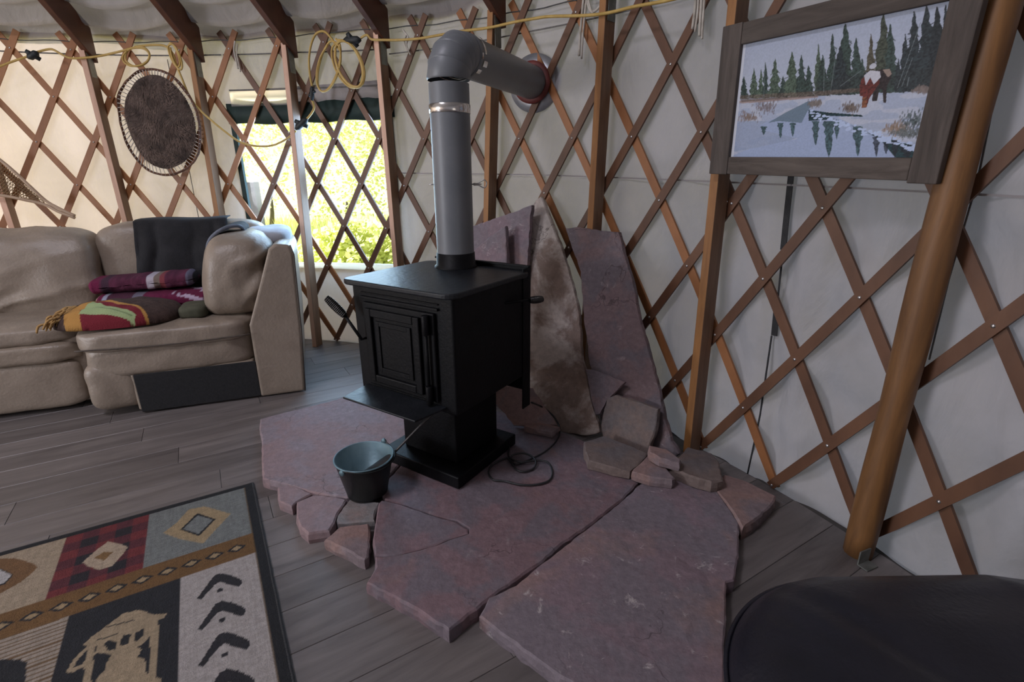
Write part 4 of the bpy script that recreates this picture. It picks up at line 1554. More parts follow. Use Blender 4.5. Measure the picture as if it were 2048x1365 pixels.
# river: pale reflection field with dark banks
river = [c4(*p) for p in ((600, 575), (640, 570), (600, 620), (700, 640), (900, 655), (760, 670), (960, 760), (1230, 840), (1220, 905), (200, 905), (160, 890), (260, 850), (540, 790), (330, 740), (320, 715), (440, 660))]
pr.poly(river, lin(156, 170, 200))
pr.poly([c4(*p) for p in ((600, 575), (630, 580), (590, 640), (560, 700), (430, 690), (370, 700), (470, 640))], lin(84, 106, 116), 0.75)
pr.poly([c4(*p) for p in ((600, 625), (700, 640), (900, 655), (910, 665), (700, 660), (780, 690), (960, 765), (1230, 840), (1225, 905), (1100, 905), (1000, 790), (860, 720), (720, 680), (600, 690))], lin(26, 52, 58))
rg = random.Random(8)
# dark conifer reflections hanging into the river
for (x, y0, y1, w) in ((345, 720, 770, 40), (440, 700, 790, 40), (510, 700, 780, 36), (640, 690, 830, 50), (715, 690, 900, 70), (760, 690, 800, 40), (880, 720, 890, 70), (985, 780, 895, 50), (1040, 790, 880, 50), (1090, 800, 900, 50), (1160, 830, 905, 90)):
    n = 10
    L, R_ = [], []
    for k in range(n + 1):
        t = k / n
        ww = w / 2 * (1 - t) ** 0.7 * rg.uniform(0.6, 1.2)
        L.append(c4(x - ww, y0 + (y1 - y0) * t))
        R_.append(c4(x + ww, y0 + (y1 - y0) * t))
    pr.poly(L + R_[::-1], lin(36, 66, 64) if x < 950 else lin(26, 34, 44), 0.9)
for k in range(90):
    x = rg.uniform(600, 1220)
    y = 640 + (x - 600) * 0.33 + rg.uniform(-18, 26)
    px, py = c4(x, y)
    pr.ell(px, py, rg.uniform(0.003, 0.009), rg.uniform(0.0015, 0.004), lin(180, 196, 226))


def conifer(x, ytop, ybot, w, col, seed):
    r2 = random.Random(seed)
    n = 16
    L, R_ = [], []
    for k in range(n + 1):
        t = k / n
        ww = w / 2 * (0.06 + t ** 0.9) * r2.uniform(0.55, 1.25)
        L.append(c4(x - ww, ytop + (ybot - ytop) * t))
        ww = w / 2 * (0.06 + t ** 0.9) * r2.uniform(0.55, 1.25)
        R_.append(c4(x + ww, ytop + (ybot - ytop) * t + 6))
    pr.poly(L + R_[::-1], col)
    for k in range(26):  # ragged boughs
        t = r2.uniform(0.1, 1) ** 0.7
        yy = ytop + (ybot - ytop) * t
        sx = r2.choice((-1, 1)) * w / 2 * (0.1 + t ** 0.9) * r2.uniform(0.3, 1.35)
        kf = r2.uniform(0.6, 1.6)
        pr.line([c4(x + sx * 0.3, yy - 6), c4(x + sx, yy + 8)], 0.0026, [q * kf for q in col], 0.8)


g1, g2, g3 = lin(72, 86, 74), lin(52, 66, 62), lin(42, 50, 54)
for (x, yt, w, c) in ((232, 430, 50, g2), (290, 385, 60, g1), (330, 390, 40, g1), (355, 350, 40, g2), (410, 330, 80, g1), (455, 430, 50, g2), (505, 290, 90, g1), (560, 310, 70, g2), (600, 370, 70, g2), (655, 245, 60, g1),
                      (680, 310, 80, g2), (735, 185, 90, g2), (810, 130, 130, g2), (870, 210, 90, g2), (780, 260, 120, g3), (905, 330, 80, g2), (955, 190, 80, lin(78, 74, 62)), (1025, 70, 150, lin(62, 68, 58)), (1065, 130, 110, g2),
                      (1110, 330, 60, g3), (1150, 190, 90, g3), (1200, 60, 130, g3), (1270, 20, 150, g3), (1330, 30, 150, lin(36, 42, 46)), (1380, 20, 120, g3)):
    yb = 560 - (x - 232) * 0.045
    conifer(x, yt, yb, w, c, int(x))
pr.poly([c4(*p) for p in ((640, 470), (900, 420), (1330, 380), (1330, 500), (1100, 495), (880, 520), (640, 550))], lin(44, 50, 52), 0.55)
pr.poly([c4(*p) for p in ((200, 545), (440, 530), (640, 520), (900, 500), (900, 520), (640, 548), (220, 582))], lin(96, 84, 76), 0.7)
for (x0, y0, x1, y1) in ((1105, 500, 1235, 130), (1130, 490, 1190, 330), (685, 520, 690, 330), (725, 520, 760, 270), (780, 490, 900, 400), (1160, 490, 1170, 440), (345, 560, 352, 350)):
    pr.line([c4(x0, y0), c4(x1, y1)], 0.0018, lin(112, 122, 126), 0.7)
# bushes
for (x, y, w, h_, c) in ((355, 610, 70, 40, lin(120, 110, 112)), (260, 665, 60, 28, lin(128, 112, 104)), (835, 615, 50, 28, lin(108, 96, 90)), (640, 585, 40, 22, lin(120, 112, 108)), (1100, 730, 70, 34, lin(140, 120, 104)), (1200, 690, 70, 60, lin(72, 84, 86)), (1160, 760, 90, 30, lin(92, 98, 98)), (1250, 510, 60, 20, lin(120, 108, 104))):
    for k in range(140):
        cx, cy = c4(x + rg.gauss(0, w * 0.45), y + rg.gauss(0, h_ * 0.45))
        kf = rg.uniform(0.7, 1.3)
        pr.ell(cx, cy, 0.0018, 0.0045, [q * kf for q in c], a=0.6)
# hunter in red with white fur, leading a dark horse
pr.poly([c4(*p) for p in ((985, 400), (1030, 390), (1065, 400), (1070, 440), (1045, 490), (1040, 585), (1025, 585), (1020, 510), (1000, 505), (990, 575), (960, 575), (975, 470))], lin(44, 36, 38))
pr.poly([c4(*p) for p in ((1020, 395), (1060, 392), (1072, 420), (1050, 440))], lin(150, 132, 122))
pr.poly([c4(*p) for p in ((900, 450), (940, 420), (985, 420), (1005, 470), (970, 520), (945, 560), (930, 610), (900, 615), (908, 550), (890, 545), (890, 490))], lin(94, 42, 38))
pr.poly([c4(*p) for p in ((915, 430), (950, 400), (1005, 405), (1010, 440), (970, 480), (950, 440), (925, 485))], lin(196, 196, 206))
pr.poly([c4(*p) for p in ((905, 555), (930, 550), (928, 612), (903, 615))], lin(120, 74, 52))
px, py = c4(965, 376)
pr.ell(px, py, 0.009, 0.007, lin(188, 190, 200))
dk = pr.C.mean(axis=2) < 0.12
pr.C[dk] *= (0.45 + 1.3 * pr.smooth_noise(150, 100, 22))[dk][:, None]
pr.C *= (0.93 + 0.14 * pr.smooth_noise(160, 110, 21))[..., None]
pr.C[pr.X < 0.010] = np.array(lin(206, 210, 220))


def fnp(x, y):
    p = np.array(pBL)[None] + np.outer(ix0 + x, np.array(PXd)) + np.outer(iy0 + y, np.array(PYd)) - np.array(PN)[None] * 0.0152
    return p


tag(pr.mesh('print', fnp, M['print'], pic), 'printed winter river scene with conifers and a figure leading a horse')

# ================================================================== RUG
RUGZ = 0.009
rc = onz(505, 966, RUGZ)
RX = -DIRP  # leftwards along the far edge
ya = onz(505, 966, RUGZ)
yb = onz(571, 1365, RUGZ)
RY = Vector((-RX.y, RX.x, 0))
if RY.dot(yb - ya) < 0:
    RY = -RY
RW, RH = 1.55, 1.62


def rg_(px, py):
    q = onz(px, py, RUGZ) - rc
    return q.dot(RX), q.dot(RY)


def zA(x, y):
    return rg_(x / 6.203, 940 + y / 6.203)


def z4_(x, y):
    return rg_(x / 6.024, 1140 + y / 6.024)


def z5_(x, y):
    return rg_(300 + x / 3.37, 960 + y / 3.37)


rp = Print(RW, RH, 390, 405)
beige, tan_, brown, dark, grey_, white = lin(150, 134, 114), lin(150, 122, 88), lin(104, 76, 48), lin(40, 40, 42), lin(112, 114, 112), lin(158, 150, 146)
rp.C[:] = np.array(beige)
bw = 0.030
yS0, yS1 = (rg_(496, 1071)[1] + rg_(93, 1198)[1]) / 2, (rg_(500, 1110)[1] + rg_(133, 1235)[1]) / 2
xg = (rg_(299, 1027)[0] + rg_(285, 1130)[0]) / 2
xr = (rg_(132, 1075)[0] + rg_(96, 1189)[0]) / 2
xw = (rg_(361, 1157)[0] + rg_(353, 1365)[0]) / 2
xd = (rg_(136, 1238)[0] + rg_(103, 1365)[0]) / 2
print('RUG', yS0, yS1, xg, xr, xw, xd)


def rect(x0, x1, y0, y1):
    return [(x0, y0), (x1, y0), (x1, y1), (x0, y1)]


rp.poly(rect(0, xg, 0, yS0), grey_)
# red-black plaid square
cell = (xr - xg) / 5
mk = rp.mask(rect(xg, xr, 0, yS0))
ia = np.floor((rp.X - xg) / cell).astype(int) % 2
ja = np.floor((rp.Y - 0.02) / cell).astype(int) % 2
pc = np.where((ia + ja == 0)[..., None], np.array(lin(104, 46, 48)), np.where((ia + ja == 2)[..., None], np.array(lin(42, 38, 42)), np.array(lin(82, 42, 48))))
rp.C[mk] = pc[mk]
rp.poly([zA(*p) for p in ((1025, 1150), (1180, 1010), (1340, 890), (1470, 915), (1590, 960), (1500, 1080), (1390, 1195), (1240, 1245), (1100, 1205))], lin(160, 142, 122))
rp.poly([zA(*p) for p in ((1170, 1095), (1290, 1020), (1400, 1025), (1290, 1130))], lin(118, 90, 58))
# grey square with tan diamond
rp.poly([z5_(*p) for p in ((90, 360), (180, 290), (260, 200), (370, 180), (545, 230), (440, 340), (360, 430), (200, 400))], lin(150, 130, 100))
rp.poly([z5_(*p) for p in ((205, 337), (318, 226), (443, 266), (330, 380))], dark)
rp.poly([z5_(*p) for p in ((222, 333), (322, 240), (424, 270), (328, 366))], grey_)
# upper left panel with brown arch and white diamond
rp.poly([zA(*p) for p in ((-300, 1180), (0, 1105), (200, 1100), (400, 1160), (470, 1210), (380, 1300), (250, 1400), (0, 1540), (-300, 1620))], lin(108, 80, 54))
rp.poly([zA(*p) for p in ((-200, 1290), (0, 1225), (165, 1305), (60, 1420), (-100, 1480))], dark)
rp.poly([zA(*p) for p in ((-200, 1300), (0, 1240), (148, 1308), (50, 1405), (-100, 1460))], lin(164, 160, 158))
# brown strip with small diamonds
rp.poly(rect(0, RW, yS0, yS1), lin(106, 78, 48))
cen = [(329.7, 1142.5), (380, 1126), (427.6, 1113), (473, 1097), (279, 1160), (226, 1176.5), (174, 1193), (119.5, 1210.5), (60.6, 1229), (5, 1244.6)]
xs_ = sorted(rg_(*c)[0] for c in cen)
stepd = (xs_[-1] - xs_[0]) / (len(xs_) - 1)
yc_ = (yS0 + yS1) / 2
k = 0
while xs_[0] + k * stepd < RW - 0.05:
    x = xs_[0] + k * stepd
    for s_, c in ((1.0, dark), (0.58, lin(150, 128, 98))):
        rp.poly([(x - 0.030 * s_, yc_), (x, yc_ - 0.021 * s_), (x + 0.030 * s_, yc_), (x, yc_ + 0.021 * s_)], c)
    k += 1
# white column with arrow chevrons
rp.poly(rect(0, xw, yS1, RH), white)
chev = [(318, 800), (430, 650), (470, 632), (530, 640), (610, 670), (622, 695), (600, 722), (560, 715), (475, 690), (440, 705), (345, 808)]
c0 = [z5_(*p) for p in chev]
dot = z5_(473, 745)
d1 = (z5_(490, 1185)[1] - dot[1]) / 2
for k in range(7):
    rp.poly([(x, y + d1 * k) for x, y in c0], lin(44, 42, 45))
    rp.ell(dot[0], dot[1] + d1 * k, 0.0095, 0.0075, lin(44, 42, 45))
# dark panel with a beige cut-out figure
rp.poly(rect(xw, xd, yS1, RH), lin(40, 40, 43))
be = lin(150, 132, 108)
rp.poly([z4_(*p) for p in ((1000, 910), (1100, 810), (1200, 740), (1280, 680), (1400, 590), (1480, 530), (1650, 490), (1720, 490), (1830, 540), (2010, 530), (1970, 590), (1890, 620), (1830, 640), (1840, 700), (1790, 830), (1700, 910), (1640, 940), (1710, 960), (1660, 1050), (1740, 1080), (1760, 1150), (1760, 1250), (1850, 1270), (1950, 1330), (1900, 1500), (1100, 1500), (1180, 1290), (1260, 1220), (1270, 1150), (1340, 1030), (1250, 1010), (1180, 1000), (1110, 1060), (1080, 1130), (1090, 920))], be)
rp.poly([z4_(*p) for p in ((1250, 900), (1320, 845), (1400, 870), (1390, 960), (1300, 975))], dark)
rp.poly([z4_(*p) for p in ((1445, 900), (1480, 790), (1580, 775), (1550, 890), (1470, 925))], dark)
rp.poly([z4_(*p) for p in ((1610, 870), (1630, 760), (1730, 710), (1740, 770), (1660, 860))], dark)
rp.poly([z4_(*p) for p in ((1120, 990), (1140, 920), (1170, 930), (1150, 985))], dark)
rp.line([z4_(1290, 690), z4_(1630, 605)], 0.004, dark)
rp.line([z4_(1180, 850), z4_(1420, 770)], 0.004, dark)
rp.line([z4_(1870, 610), z4_(1835, 1270)], 0.017, be)
rp.line([z4_(1100, 900), z4_(1030, 1500)], 0.017, be)
lp = [z4_(*p) for p in ((1090, 930), (1010, 980), (900, 1100), (840, 1210), (880, 1215), (1010, 1150), (1090, 1040))]
rp.line(lp, 0.012, be)
# striped cream panel at far left with dark block
mk = rp.mask(rect(xd, RW, yS1, RH))
stp = (np.sin(rp.Y * 420) > 0.55) & (pr is not None)
nzr = rp.smooth_noise(10, 16, 9)
mm_ = mk & stp & (nzr > 0.5)
rp.C[mk] = np.array(lin(148, 136, 124))
rp.C[mm_] = np.array(lin(104, 82, 60))
rp.poly([z4_(*p) for p in ((-900, 1060), (140, 1085), (250, 1085), (320, 1120), (300, 1500), (-900, 1500))], lin(40, 40, 43))
# binding: near-black border all round with a rust pin line
for r_ in (rect(0, RW, 0, 0.022), rect(0, bw, 0, RH), rect(RW - bw, RW, 0, RH), rect(0, RW, RH - 0.022, RH)):
    rp.poly(r_, lin(36, 36, 38))
rp.poly(rect(bw, bw + 0.005, 0.022, RH), lin(90, 70, 44), 0.8)
rp.C *= (0.70 + 0.30 * rp.smooth_noise(150, 390, 4))[..., None]
rp.C *= (0.90 + 0.2 * rp.smooth_noise(390, 40, 14))[..., None]
rug = thing('rug', 'patterned woven rug with chevrons, plaid and diamonds lying on plank floor', 'rug', rc)


def fnr(x, y):
    return np.array(rc)[None] + np.outer(x, np.array(RX)) + np.outer(y, np.array(RY)) + np.outer(0.0004 * np.sin(y * 900), np.array([0, 0, 1.0]))


rp.mesh('pile', fnr, M['weave'], rug)
ed = MB()
c_ = [rc, rc + RX * RW, rc + RX * RW + RY * RH, rc + RY * RH]
for p, q in zip(c_, c_[1:] + c_[:1]):
    n_ = max(2, int((q - p).length / 0.03))
    ed.tube([Vector((0, 0, -0.0035)) + p + (q - p) * (k / n_) + Vector((noise.noise(Vector((k * .7, p.x, 0))) * .0012, noise.noise(Vector((k * .7, p.y, 4))) * .0012, 0)) for k in range(n_ + 1)], 0.005, 6)
ed.build('binding', M['rug_edge'], rug, True)
bk = MB().prism([Vector((p.x, p.y, 0.0015)) for p in c_], [Vector((p.x, p.y, RUGZ - 0.001)) for p in c_]).build('backing', M['rug_edge'], rug)

# ================================================================== SOFA
S0 = Vector((-2.002, 2.405, 0))
SU = Vector((math.cos(rad(20.5)), math.sin(rad(20.5)), 0))
SV = Vector((-SU.y, SU.x, 0))


def so_(u, v, z):
    return S0 + SU * u + SV * v + Vector((0, 0, z))


def puff(u0, u1, v0, v1, z0, z1, pw=5.0, seed=1, n=22, wr=0.006, wf=6.0, shear=(0, 0), foldf=None):
    """rounded, slightly creased cushion: a cube grid pushed onto a superellipsoid"""
    b = MB()
    cu, cv, cz = (u0 + u1) / 2, (v0 + v1) / 2, (z0 + z1) / 2
    hu, hv, hz = (u1 - u0) / 2, (v1 - v0) / 2, (z1 - z0) / 2
    index, vs, fs = {}, [], []

    def vert(q):
        key = tuple(round(c, 5) for c in q)
        if key in index:
            return index[key]
        L = sum(abs(c) ** pw for c in q) ** (1 / pw)
        x, y, z = (c / L for c in q)
        w = wr * noise.noise(Vector((x * wf * hu * 2, y * wf * hv * 2, z * wf * hz * 2 + seed * 3.3)))
        if foldf:
            w += foldf(x, y, z)
        nx = Vector((math.copysign(abs(x) ** (pw - 1), x) / hu, math.copysign(abs(y) ** (pw - 1), y) / hv, math.copysign(abs(z) ** (pw - 1), z) / hz)).normalized()
        vs.append(so_(cu + x * hu + nx.x * w + shear[0] * z * hz, cv + y * hv + nx.y * w + shear[1] * z * hz, cz + z * hz + nx.z * w))
        index[key] = len(vs) - 1
        return index[key]
    for ax in range(3):
        for sg in (-1, 1):
            for i in range(n):
                for j in range(n):
                    q = []
                    for (di, dj) in ((0, 0), (1, 0), (1, 1), (0, 1)):
                        p = [0, 0, 0]
                        p[ax] = sg
                        p[(ax + 1) % 3] = math.sin((-1 + 2 * (i + di) / n) * PI / 2.4) / math.sin(PI / 2.4)
                        p[(ax + 2) % 3] = math.sin((-1 + 2 * (j + dj) / n) * PI / 2.4) / math.sin(PI / 2.4)
                        q.append(vert(p))
                    fs.append(tuple(q))
    b.add(vs, fs)
    return b


def sbx(u0, u1, v0, v1, z0, z1):
    return MB().hexa([so_(u0, v0, z0), so_(u1, v0, z0), so_(u1, v1, z0), so_(u0, v1, z0), so_(u0, v0, z1), so_(u1, v0, z1), so_(u1, v1, z1), so_(u0, v1, z1)])


def spoly(uz, v0, v1):
    return MB().prism([so_(u, v0, z) for u, z in uz], [so_(u, v1, z) for u, z in uz])


sofa = thing('sectional_sofa', 'worn tan leather sectional sofa against the lattice wall left of the stove', 'sofa', so_(0, 0, 0))
# right-hand unit, its bare joining side turned to the camera
fold1 = lambda x, y, z: 0.008 * math.sin(z * 9 + 5 * x + 2.5 * noise.noise(Vector((x * 2, y * 2, z * 2)))) * (1 if abs(y) > 0.4 else 0.5) * (0.5 + 0.5 * x)
sbx(0.02, 0.60, 0.008, 0.80, 0.02, 0.225).build('unit_base', M['leather_dk'], sofa, bevel=0.01)
tag(sbx(0.035, 0.61, 0.0, 0.012, 0.012, 0.222).build('dust_panel', M['dustcloth'], sofa, bevel=0.003), 'black cloth panel on bare joining side')
puff(-0.19, 0.06, 0.002, 0.30, 0.03, 0.30, 4.5, 3, 16, 0.008).build('front_roll', M['leather'], sofa, True)
puff(-0.185, 0.62, 0.0, 0.84, 0.20, 0.40, 7, 4, 22, 0.008).build('seat_box', M['leather'], sofa, True)
puff(-0.20, 0.63, -0.012, 0.80, 0.34, 0.472, 6, 5, 26, 0.010).build('seat_cushion', M['leather'], sofa, True)
pu = [so_(-0.17 + 0.78 * k / 20, -0.014, 0.385 - 0.012 * math.sin(PI * k / 20)) for k in range(21)]
MB().tube(pu, 0.004, 6).build('piping', M['piping'], sofa, True)
# wedge-shaped side panel of the backrest
wedge = [(0.607, 0.006), (0.842, 0.006), (0.868, 0.38), (0.882, 0.80), (0.872, 0.850), (0.80, 0.862), (0.765, 0.835), (0.70, 0.66), (0.612, 0.43)]
spoly(wedge, -0.004, 0.03).build('side_panel', M['leather'], sofa, bevel=0.014, segs=3)
spoly([(0.62, 0.02), (0.835, 0.02), (0.862, 0.38), (0.876, 0.79), (0.86, 0.84), (0.80, 0.852), (0.77, 0.83), (0.705, 0.66), (0.62, 0.43)], 0.03, 0.78).build('backrest', M['leather_dk'], sofa, bevel=0.03, segs=4)
MB().tube([so_(u, -0.006, z) for u, z in [(0.842, 0.01), (0.868, 0.38), (0.884, 0.80), (0.872, 0.85)]], 0.005, 6).build('piping', M['piping'], sofa, True)
fold2 = lambda x, y, z: (0.020 * math.sin(z * 8.5 - 3.5 * x + 2.2 * noise.noise(Vector((x * 2, y, z * 2)))) * max(0, 0.35 + x) * max(0, 1 - abs(z))) - 0.02 * max(0, -y - 0.6) * abs(x)
puff(0.395, 0.745, 0.045, 0.64, 0.445, 0.905, 3.6, 6, 34, 0.008, 5, shear=(0.16, 0), foldf=fold2).build('back_cushion', M['leather'], sofa, True)
tag(puff(0.60, 0.86, 0.34, 0.80, 0.80, 0.90, 4, 8, 16, 0.01).build('pale_cover', M['pale_cover'], sofa, True), 'pale cloth over top of the backrest')
# corner and left units
sbx(-2.1, -0.05, 0.235, 0.95, 0.03, 0.40).build('unit_base', M['leather_dk'], sofa, bevel=0.012)
puff(-1.05, -0.255, 0.19, 0.40, 0.02, 0.285, 8, 9, 18, 0.006).build('footrest', M['leather'], sofa, True)
puff(-1.05, -0.225, 0.175, 0.50, 0.27, 0.385, 5, 10, 20, 0.010).build('footrest_roll', M['leather_dk'], sofa, True)
puff(-1.05, -0.21, 0.19, 0.86, 0.365, 0.480, 5, 11, 26, 0.012).build('seat_cushion', M['leather'], sofa, True)
puff(-1.90, -1.06, 0.19, 0.86, 0.365, 0.480, 5, 12, 20, 0.012).build('seat_cushion', M['leather'], sofa, True)
puff(-1.90, -1.06, 0.18, 0.50, 0.02, 0.385, 6, 13, 18, 0.008).build('footrest', M['leather'], sofa, True)
puff(-0.30, 0.55, 0.40, 0.86, 0.35, 0.470, 6, 14, 18, 0.008).build('seat_cushion', M['leather'], sofa, True)
fold3 = lambda x, y, z: 0.016 * (1 - 1.6 * abs(math.sin(4.2 * z - 2.4 * x + 2.2 * noise.noise(Vector((x * 1.6, 2, z * 2))))) ** 0.6) * max(0, 0.62 - z * 0.8) * (1 if y < 0 else 0) - 0.05 * max(0, -y) * max(0, z) ** 2
puff(-1.10, -0.225, 0.60, 0.92, 0.43, 0.925, 5.0, 15, 36, 0.014, 4, shear=(0, 0.10), foldf=fold3).build('back_cushion', M['leather'], sofa, True)
puff(-2.0, -1.12, 0.60, 0.92, 0.43, 0.915, 5.0, 16, 24, 0.014, 4, shear=(0, 0.10)).build('back_cushion', M['leather'], sofa, True)
puff(-0.235, 0.70, 0.70, 0.98, 0.42, 0.935, 6.5, 17, 24, 0.008, 4, shear=(0, 0.06)).build('back_cushion', M['leather'], sofa, True)

# --- charcoal throw draped over the corner back cushion -------------------------------
def drape(fn, nu, nv, name, mat, parent=None, th=0.006):
    o = MB().grid(fn, nu, nv).build(name, mat, parent, True, recalc=False)
    s_ = o.modifiers.new('solid', 'SOLIDIFY')
    s_.thickness = th
    s_.offset = 0
    return o


thr = thing('charcoal_throw', 'charcoal grey throw hanging over the corner back cushion of sofa', 'blanket', so_(0.2, 0.72, 0.6))


def dr1(u, v):
    uu = -0.01 + 0.50 * u
    # profile: from behind the top, over, and down the front
    if v < 0.2:
        t = v / 0.2
        vv, z = 0.90 - 0.14 * t, 0.952
    else:
        t = (v - 0.2) / 0.8
        vv, z = 0.735 - 0.065 * t, 0.945 - 0.50 * t
    w = 0.022 * math.sin(uu * 24 + 2 * noise.noise(Vector((uu * 4, v * 2, 0)))) * min(1, v * 2) + 0.006 * noise.noise(Vector((uu * 9, v * 5, 2)))
    return so_(uu - 0.05 * max(0, v - .2) * (1 - u), vv - abs(w) - 0.014, z + (0.004 * math.sin(uu * 15)))


drape(dr1, 40, 40, 'cloth', M['throw'], thr)
# rolled pale-edged fold standing beside the round cushion
fp = [(0.475, 0.35, 0.53), (0.44, 0.30, 0.66), (0.43, 0.26, 0.78), (0.46, 0.24, 0.87), (0.53, 0.26, 0.925), (0.60, 0.30, 0.935), (0.62, 0.34, 0.905), (0.58, 0.34, 0.87), (0.50, 0.30, 0.84), (0.455, 0.285, 0.80)]
fpts = spline([so_(*p) for p in fp], 6)


def ribbon(pts, width, n=10):
    def fn(u, v):
        i = u * (len(pts) - 1)
        k = min(int(i), len(pts) - 2)
        p = pts[k].lerp(pts[k + 1], i - k)
        return p + SV * (width * v) + Vector((0, 0, 0.006 * noise.noise(Vector((u * 6, v * 4, 3)))))
    return fn


drape(ribbon(fpts, 0.22), 60, 8, 'rolled_fold', M['throw'], thr, 0.016)
tag(MB().tube(fpts, 0.010, 8).build('pale_edge', M['throw_edge'], thr, True), 'lighter blue-grey hem')

# --- maroon striped blanket, folded --------------------------------------------------
mar = thing('maroon_blanket', 'maroon striped blanket folded in a pile on sofa seat under the throw', 'blanket', so_(0.05, 0.5, 0.48))


def blanket(u0, u1, v0, v1, zf, colf, name, parent, nu=110, nv=40, th=0.05, mat='knit'):
    P = Print(1, 1, nu, nv)
    P.C[:] = colf(P)

    def fn(x, y):
        out = np.zeros((len(x), 3))
        for i, (a, c) in enumerate(zip(x, y)):
            ph = c * PI * 1.0
            # wrap: v runs from the lower back edge round the front to the upper back edge
            out[i] = zf(a, c)
        return out
    return P.mesh(name, fn, M[mat], parent)


def roll_profile(u0, u1, v0, v1, z0, z1, seed, lift=None, skew=0.0):
    """a flat, soft folded roll lying along u: closed loop in (v, z)"""
    def f(a, c):
        an = 2 * PI * c
        cu = math.copysign(abs(math.cos(an)) ** 0.6, math.cos(an))
        cz = math.copysign(abs(math.sin(an)) ** 0.7, math.sin(an))
        e = min(1.0, 14 * min(a, 1 - a)) ** 0.5
        e = max(e, 0.02)
        u = u0 + (u1 - u0) * a
        w = 0.010 * noise.noise(Vector((a * 9, c * 6, seed)))
        zm, hz = (z0 + z1) / 2, (z1 - z0) / 2
        if lift:
            zm += lift(a)
        p = so_(u, (v0 + v1) / 2 + skew * (a - .5) - (v1 - v0) / 2 * cu * e + w, zm + hz * cz * e + w * 0.6)
        return (p.x, p.y, p.z)
    return f


def col_m1(P):
    a = P.X
    base = np.array(lin(84, 40, 60))
    C = np.broadcast_to(base, a.shape + (3,)).copy()
    n = P.smooth_noise(60, 6, 2)
    C *= (0.75 + 0.5 * n)[..., None]
    for (x0, x1, c) in ((0.0, 0.14, (104, 32, 64)), (0.16, 0.22, (66, 44, 58)), (0.55, 0.61, (176, 168, 178)), (0.61, 0.67, (118, 104, 96)), (0.67, 0.71, (122, 60, 66)), (0.90, 0.96, (96, 92, 110)), (0.96, 1.0, (30, 28, 32))):
        C[(a >= x0) & (a < x1)] = np.array(lin(*c))
    return C


def col_m2(P):
    a, c = P.X, P.Y
    C = np.broadcast_to(np.array(lin(98, 30, 62)), a.shape + (3,)).copy()
    C *= (0.8 + 0.4 * P.smooth_noise(40, 8, 3))[..., None]
    for (x0, x1, cc) in ((0.0, 0.06, (150, 120, 108)), (0.10, 0.14, (150, 150, 170)), (0.14, 0.34, (74, 38, 56)), (0.34, 0.42, (112, 106, 122))):
        C[(a >= x0) & (a < x1)] = np.array(lin(*cc))
    zig = (np.floor(a * 34) % 2 == 0)
    m_ = (a > 0.66) & (a < 0.95) & (np.abs(np.sin(c * 14 + a * 10)) < 0.55) & (zig | (np.sin(c * 25) > 0))
    C[m_] = np.array(lin(178, 160, 182))
    return C


blanket(0, 1, 0, 1, roll_profile(-0.235, 0.315, 0.43, 0.66, 0.575, 0.660, 2, lambda a: 0.012 * (a - .5) + 0.0), col_m1, 'upper_fold', mar)
blanket(0, 1, 0, 1, roll_profile(-0.20, 0.40, 0.32, 0.60, 0.475, 0.575, 3, lambda a: -0.01 * a, -0.06), col_m2, 'lower_fold', mar)
tag(puff(0.26, 0.40, 0.10, 0.30, 0.462, 0.535, 4, 30, 12, 0.006).build('olive_cushion_corner', M['olive'], sofa, True), 'olive cloth bulge beside the blanket')

# --- brown blanket with green, maroon and gold border bands --------------------------
bl = thing('bordered_blanket', 'brown blanket with green, maroon and gold bands folded on sofa seat', 'blanket', so_(-0.02, 0.2, 0.48))
BZ = 0.545
tri = [(160, 545 + 88), (214, 572), (330, 600), (318, 625), (300, 640), (170, 655)]


def lz(px, py):
    q = onplane(px, py, so_(0, 0, BZ), (Vector((0, 0, 1)) - SV * 0.35).normalized()) - S0
    return q.dot(SU), q.dot(SV)


def zq(x, y):
    return lz(120 + x / 5.46, 430 + y / 5.46)


bu0, bu1, bv0, bv1 = -0.30, 0.27, 0.02, 0.40
PB = Print(bu1 - bu0, bv1 - bv0, 150, 110)


def zq2(x, y):
    u, v = zq(x - 75, y + 25)
    return u - bu0, v - bv0


PB.C[:] = np.array(lin(70, 56, 52))
PB.C *= (0.75 + 0.5 * PB.smooth_noise(50, 40, 6))[..., None]
PB.poly([zq2(*p) for p in ((60, 1180), (100, 950), (380, 770), (620, 800), (700, 860), (860, 880), (990, 960), (1035, 1030), (960, 1085), (720, 1115), (400, 1165), (230, 1170))], lin(172, 128, 70))
PB.poly([zq2(*p) for p in ((270, 1100), (280, 960), (430, 780), (540, 800), (700, 900), (830, 900), (940, 960), (985, 1010), (930, 1055), (700, 1070), (450, 1085))], lin(112, 36, 46))
PB.poly([zq2(*p) for p in ((265, 1005), (330, 900), (400, 780), (520, 880), (640, 940), (800, 965), (890, 1000), (850, 1035), (700, 1025), (450, 1015))], lin(152, 168, 122))
PB.line([zq2(450, 920), zq2(560, 960), zq2(700, 980), zq2(840, 1010)], 0.006, lin(112, 130, 92))


def fnb(x, y):
    out = np.zeros((len(x), 3))
    W_, H_ = bu1 - bu0, bv1 - bv0
    for i, (a, c) in enumerate(zip(x / W_, y / H_)):
        # soft mound, its footprint a rounded leaf
        sx, sy = 2 * a - 1, 2 * c - 1
        q = (abs(sx) ** 2.6 + abs(sy) ** 2.4)
        h_ = max(0.0, 1 - q) ** 0.38
        kx = 1.0 if q < 1 else q ** (-0.42)
        z = 0.474 + 0.098 * h_ + 0.010 * h_ * noise.noise(Vector((a * 7, c * 7, 1))) + 0.012 * h_ * (c - 0.3)
        p = so_((bu0 + bu1) / 2 + sx * kx * W_ / 2, (bv0 + bv1) / 2 + sy * kx * H_ / 2, z)
        out[i] = (p.x, p.y, p.z)
    return out


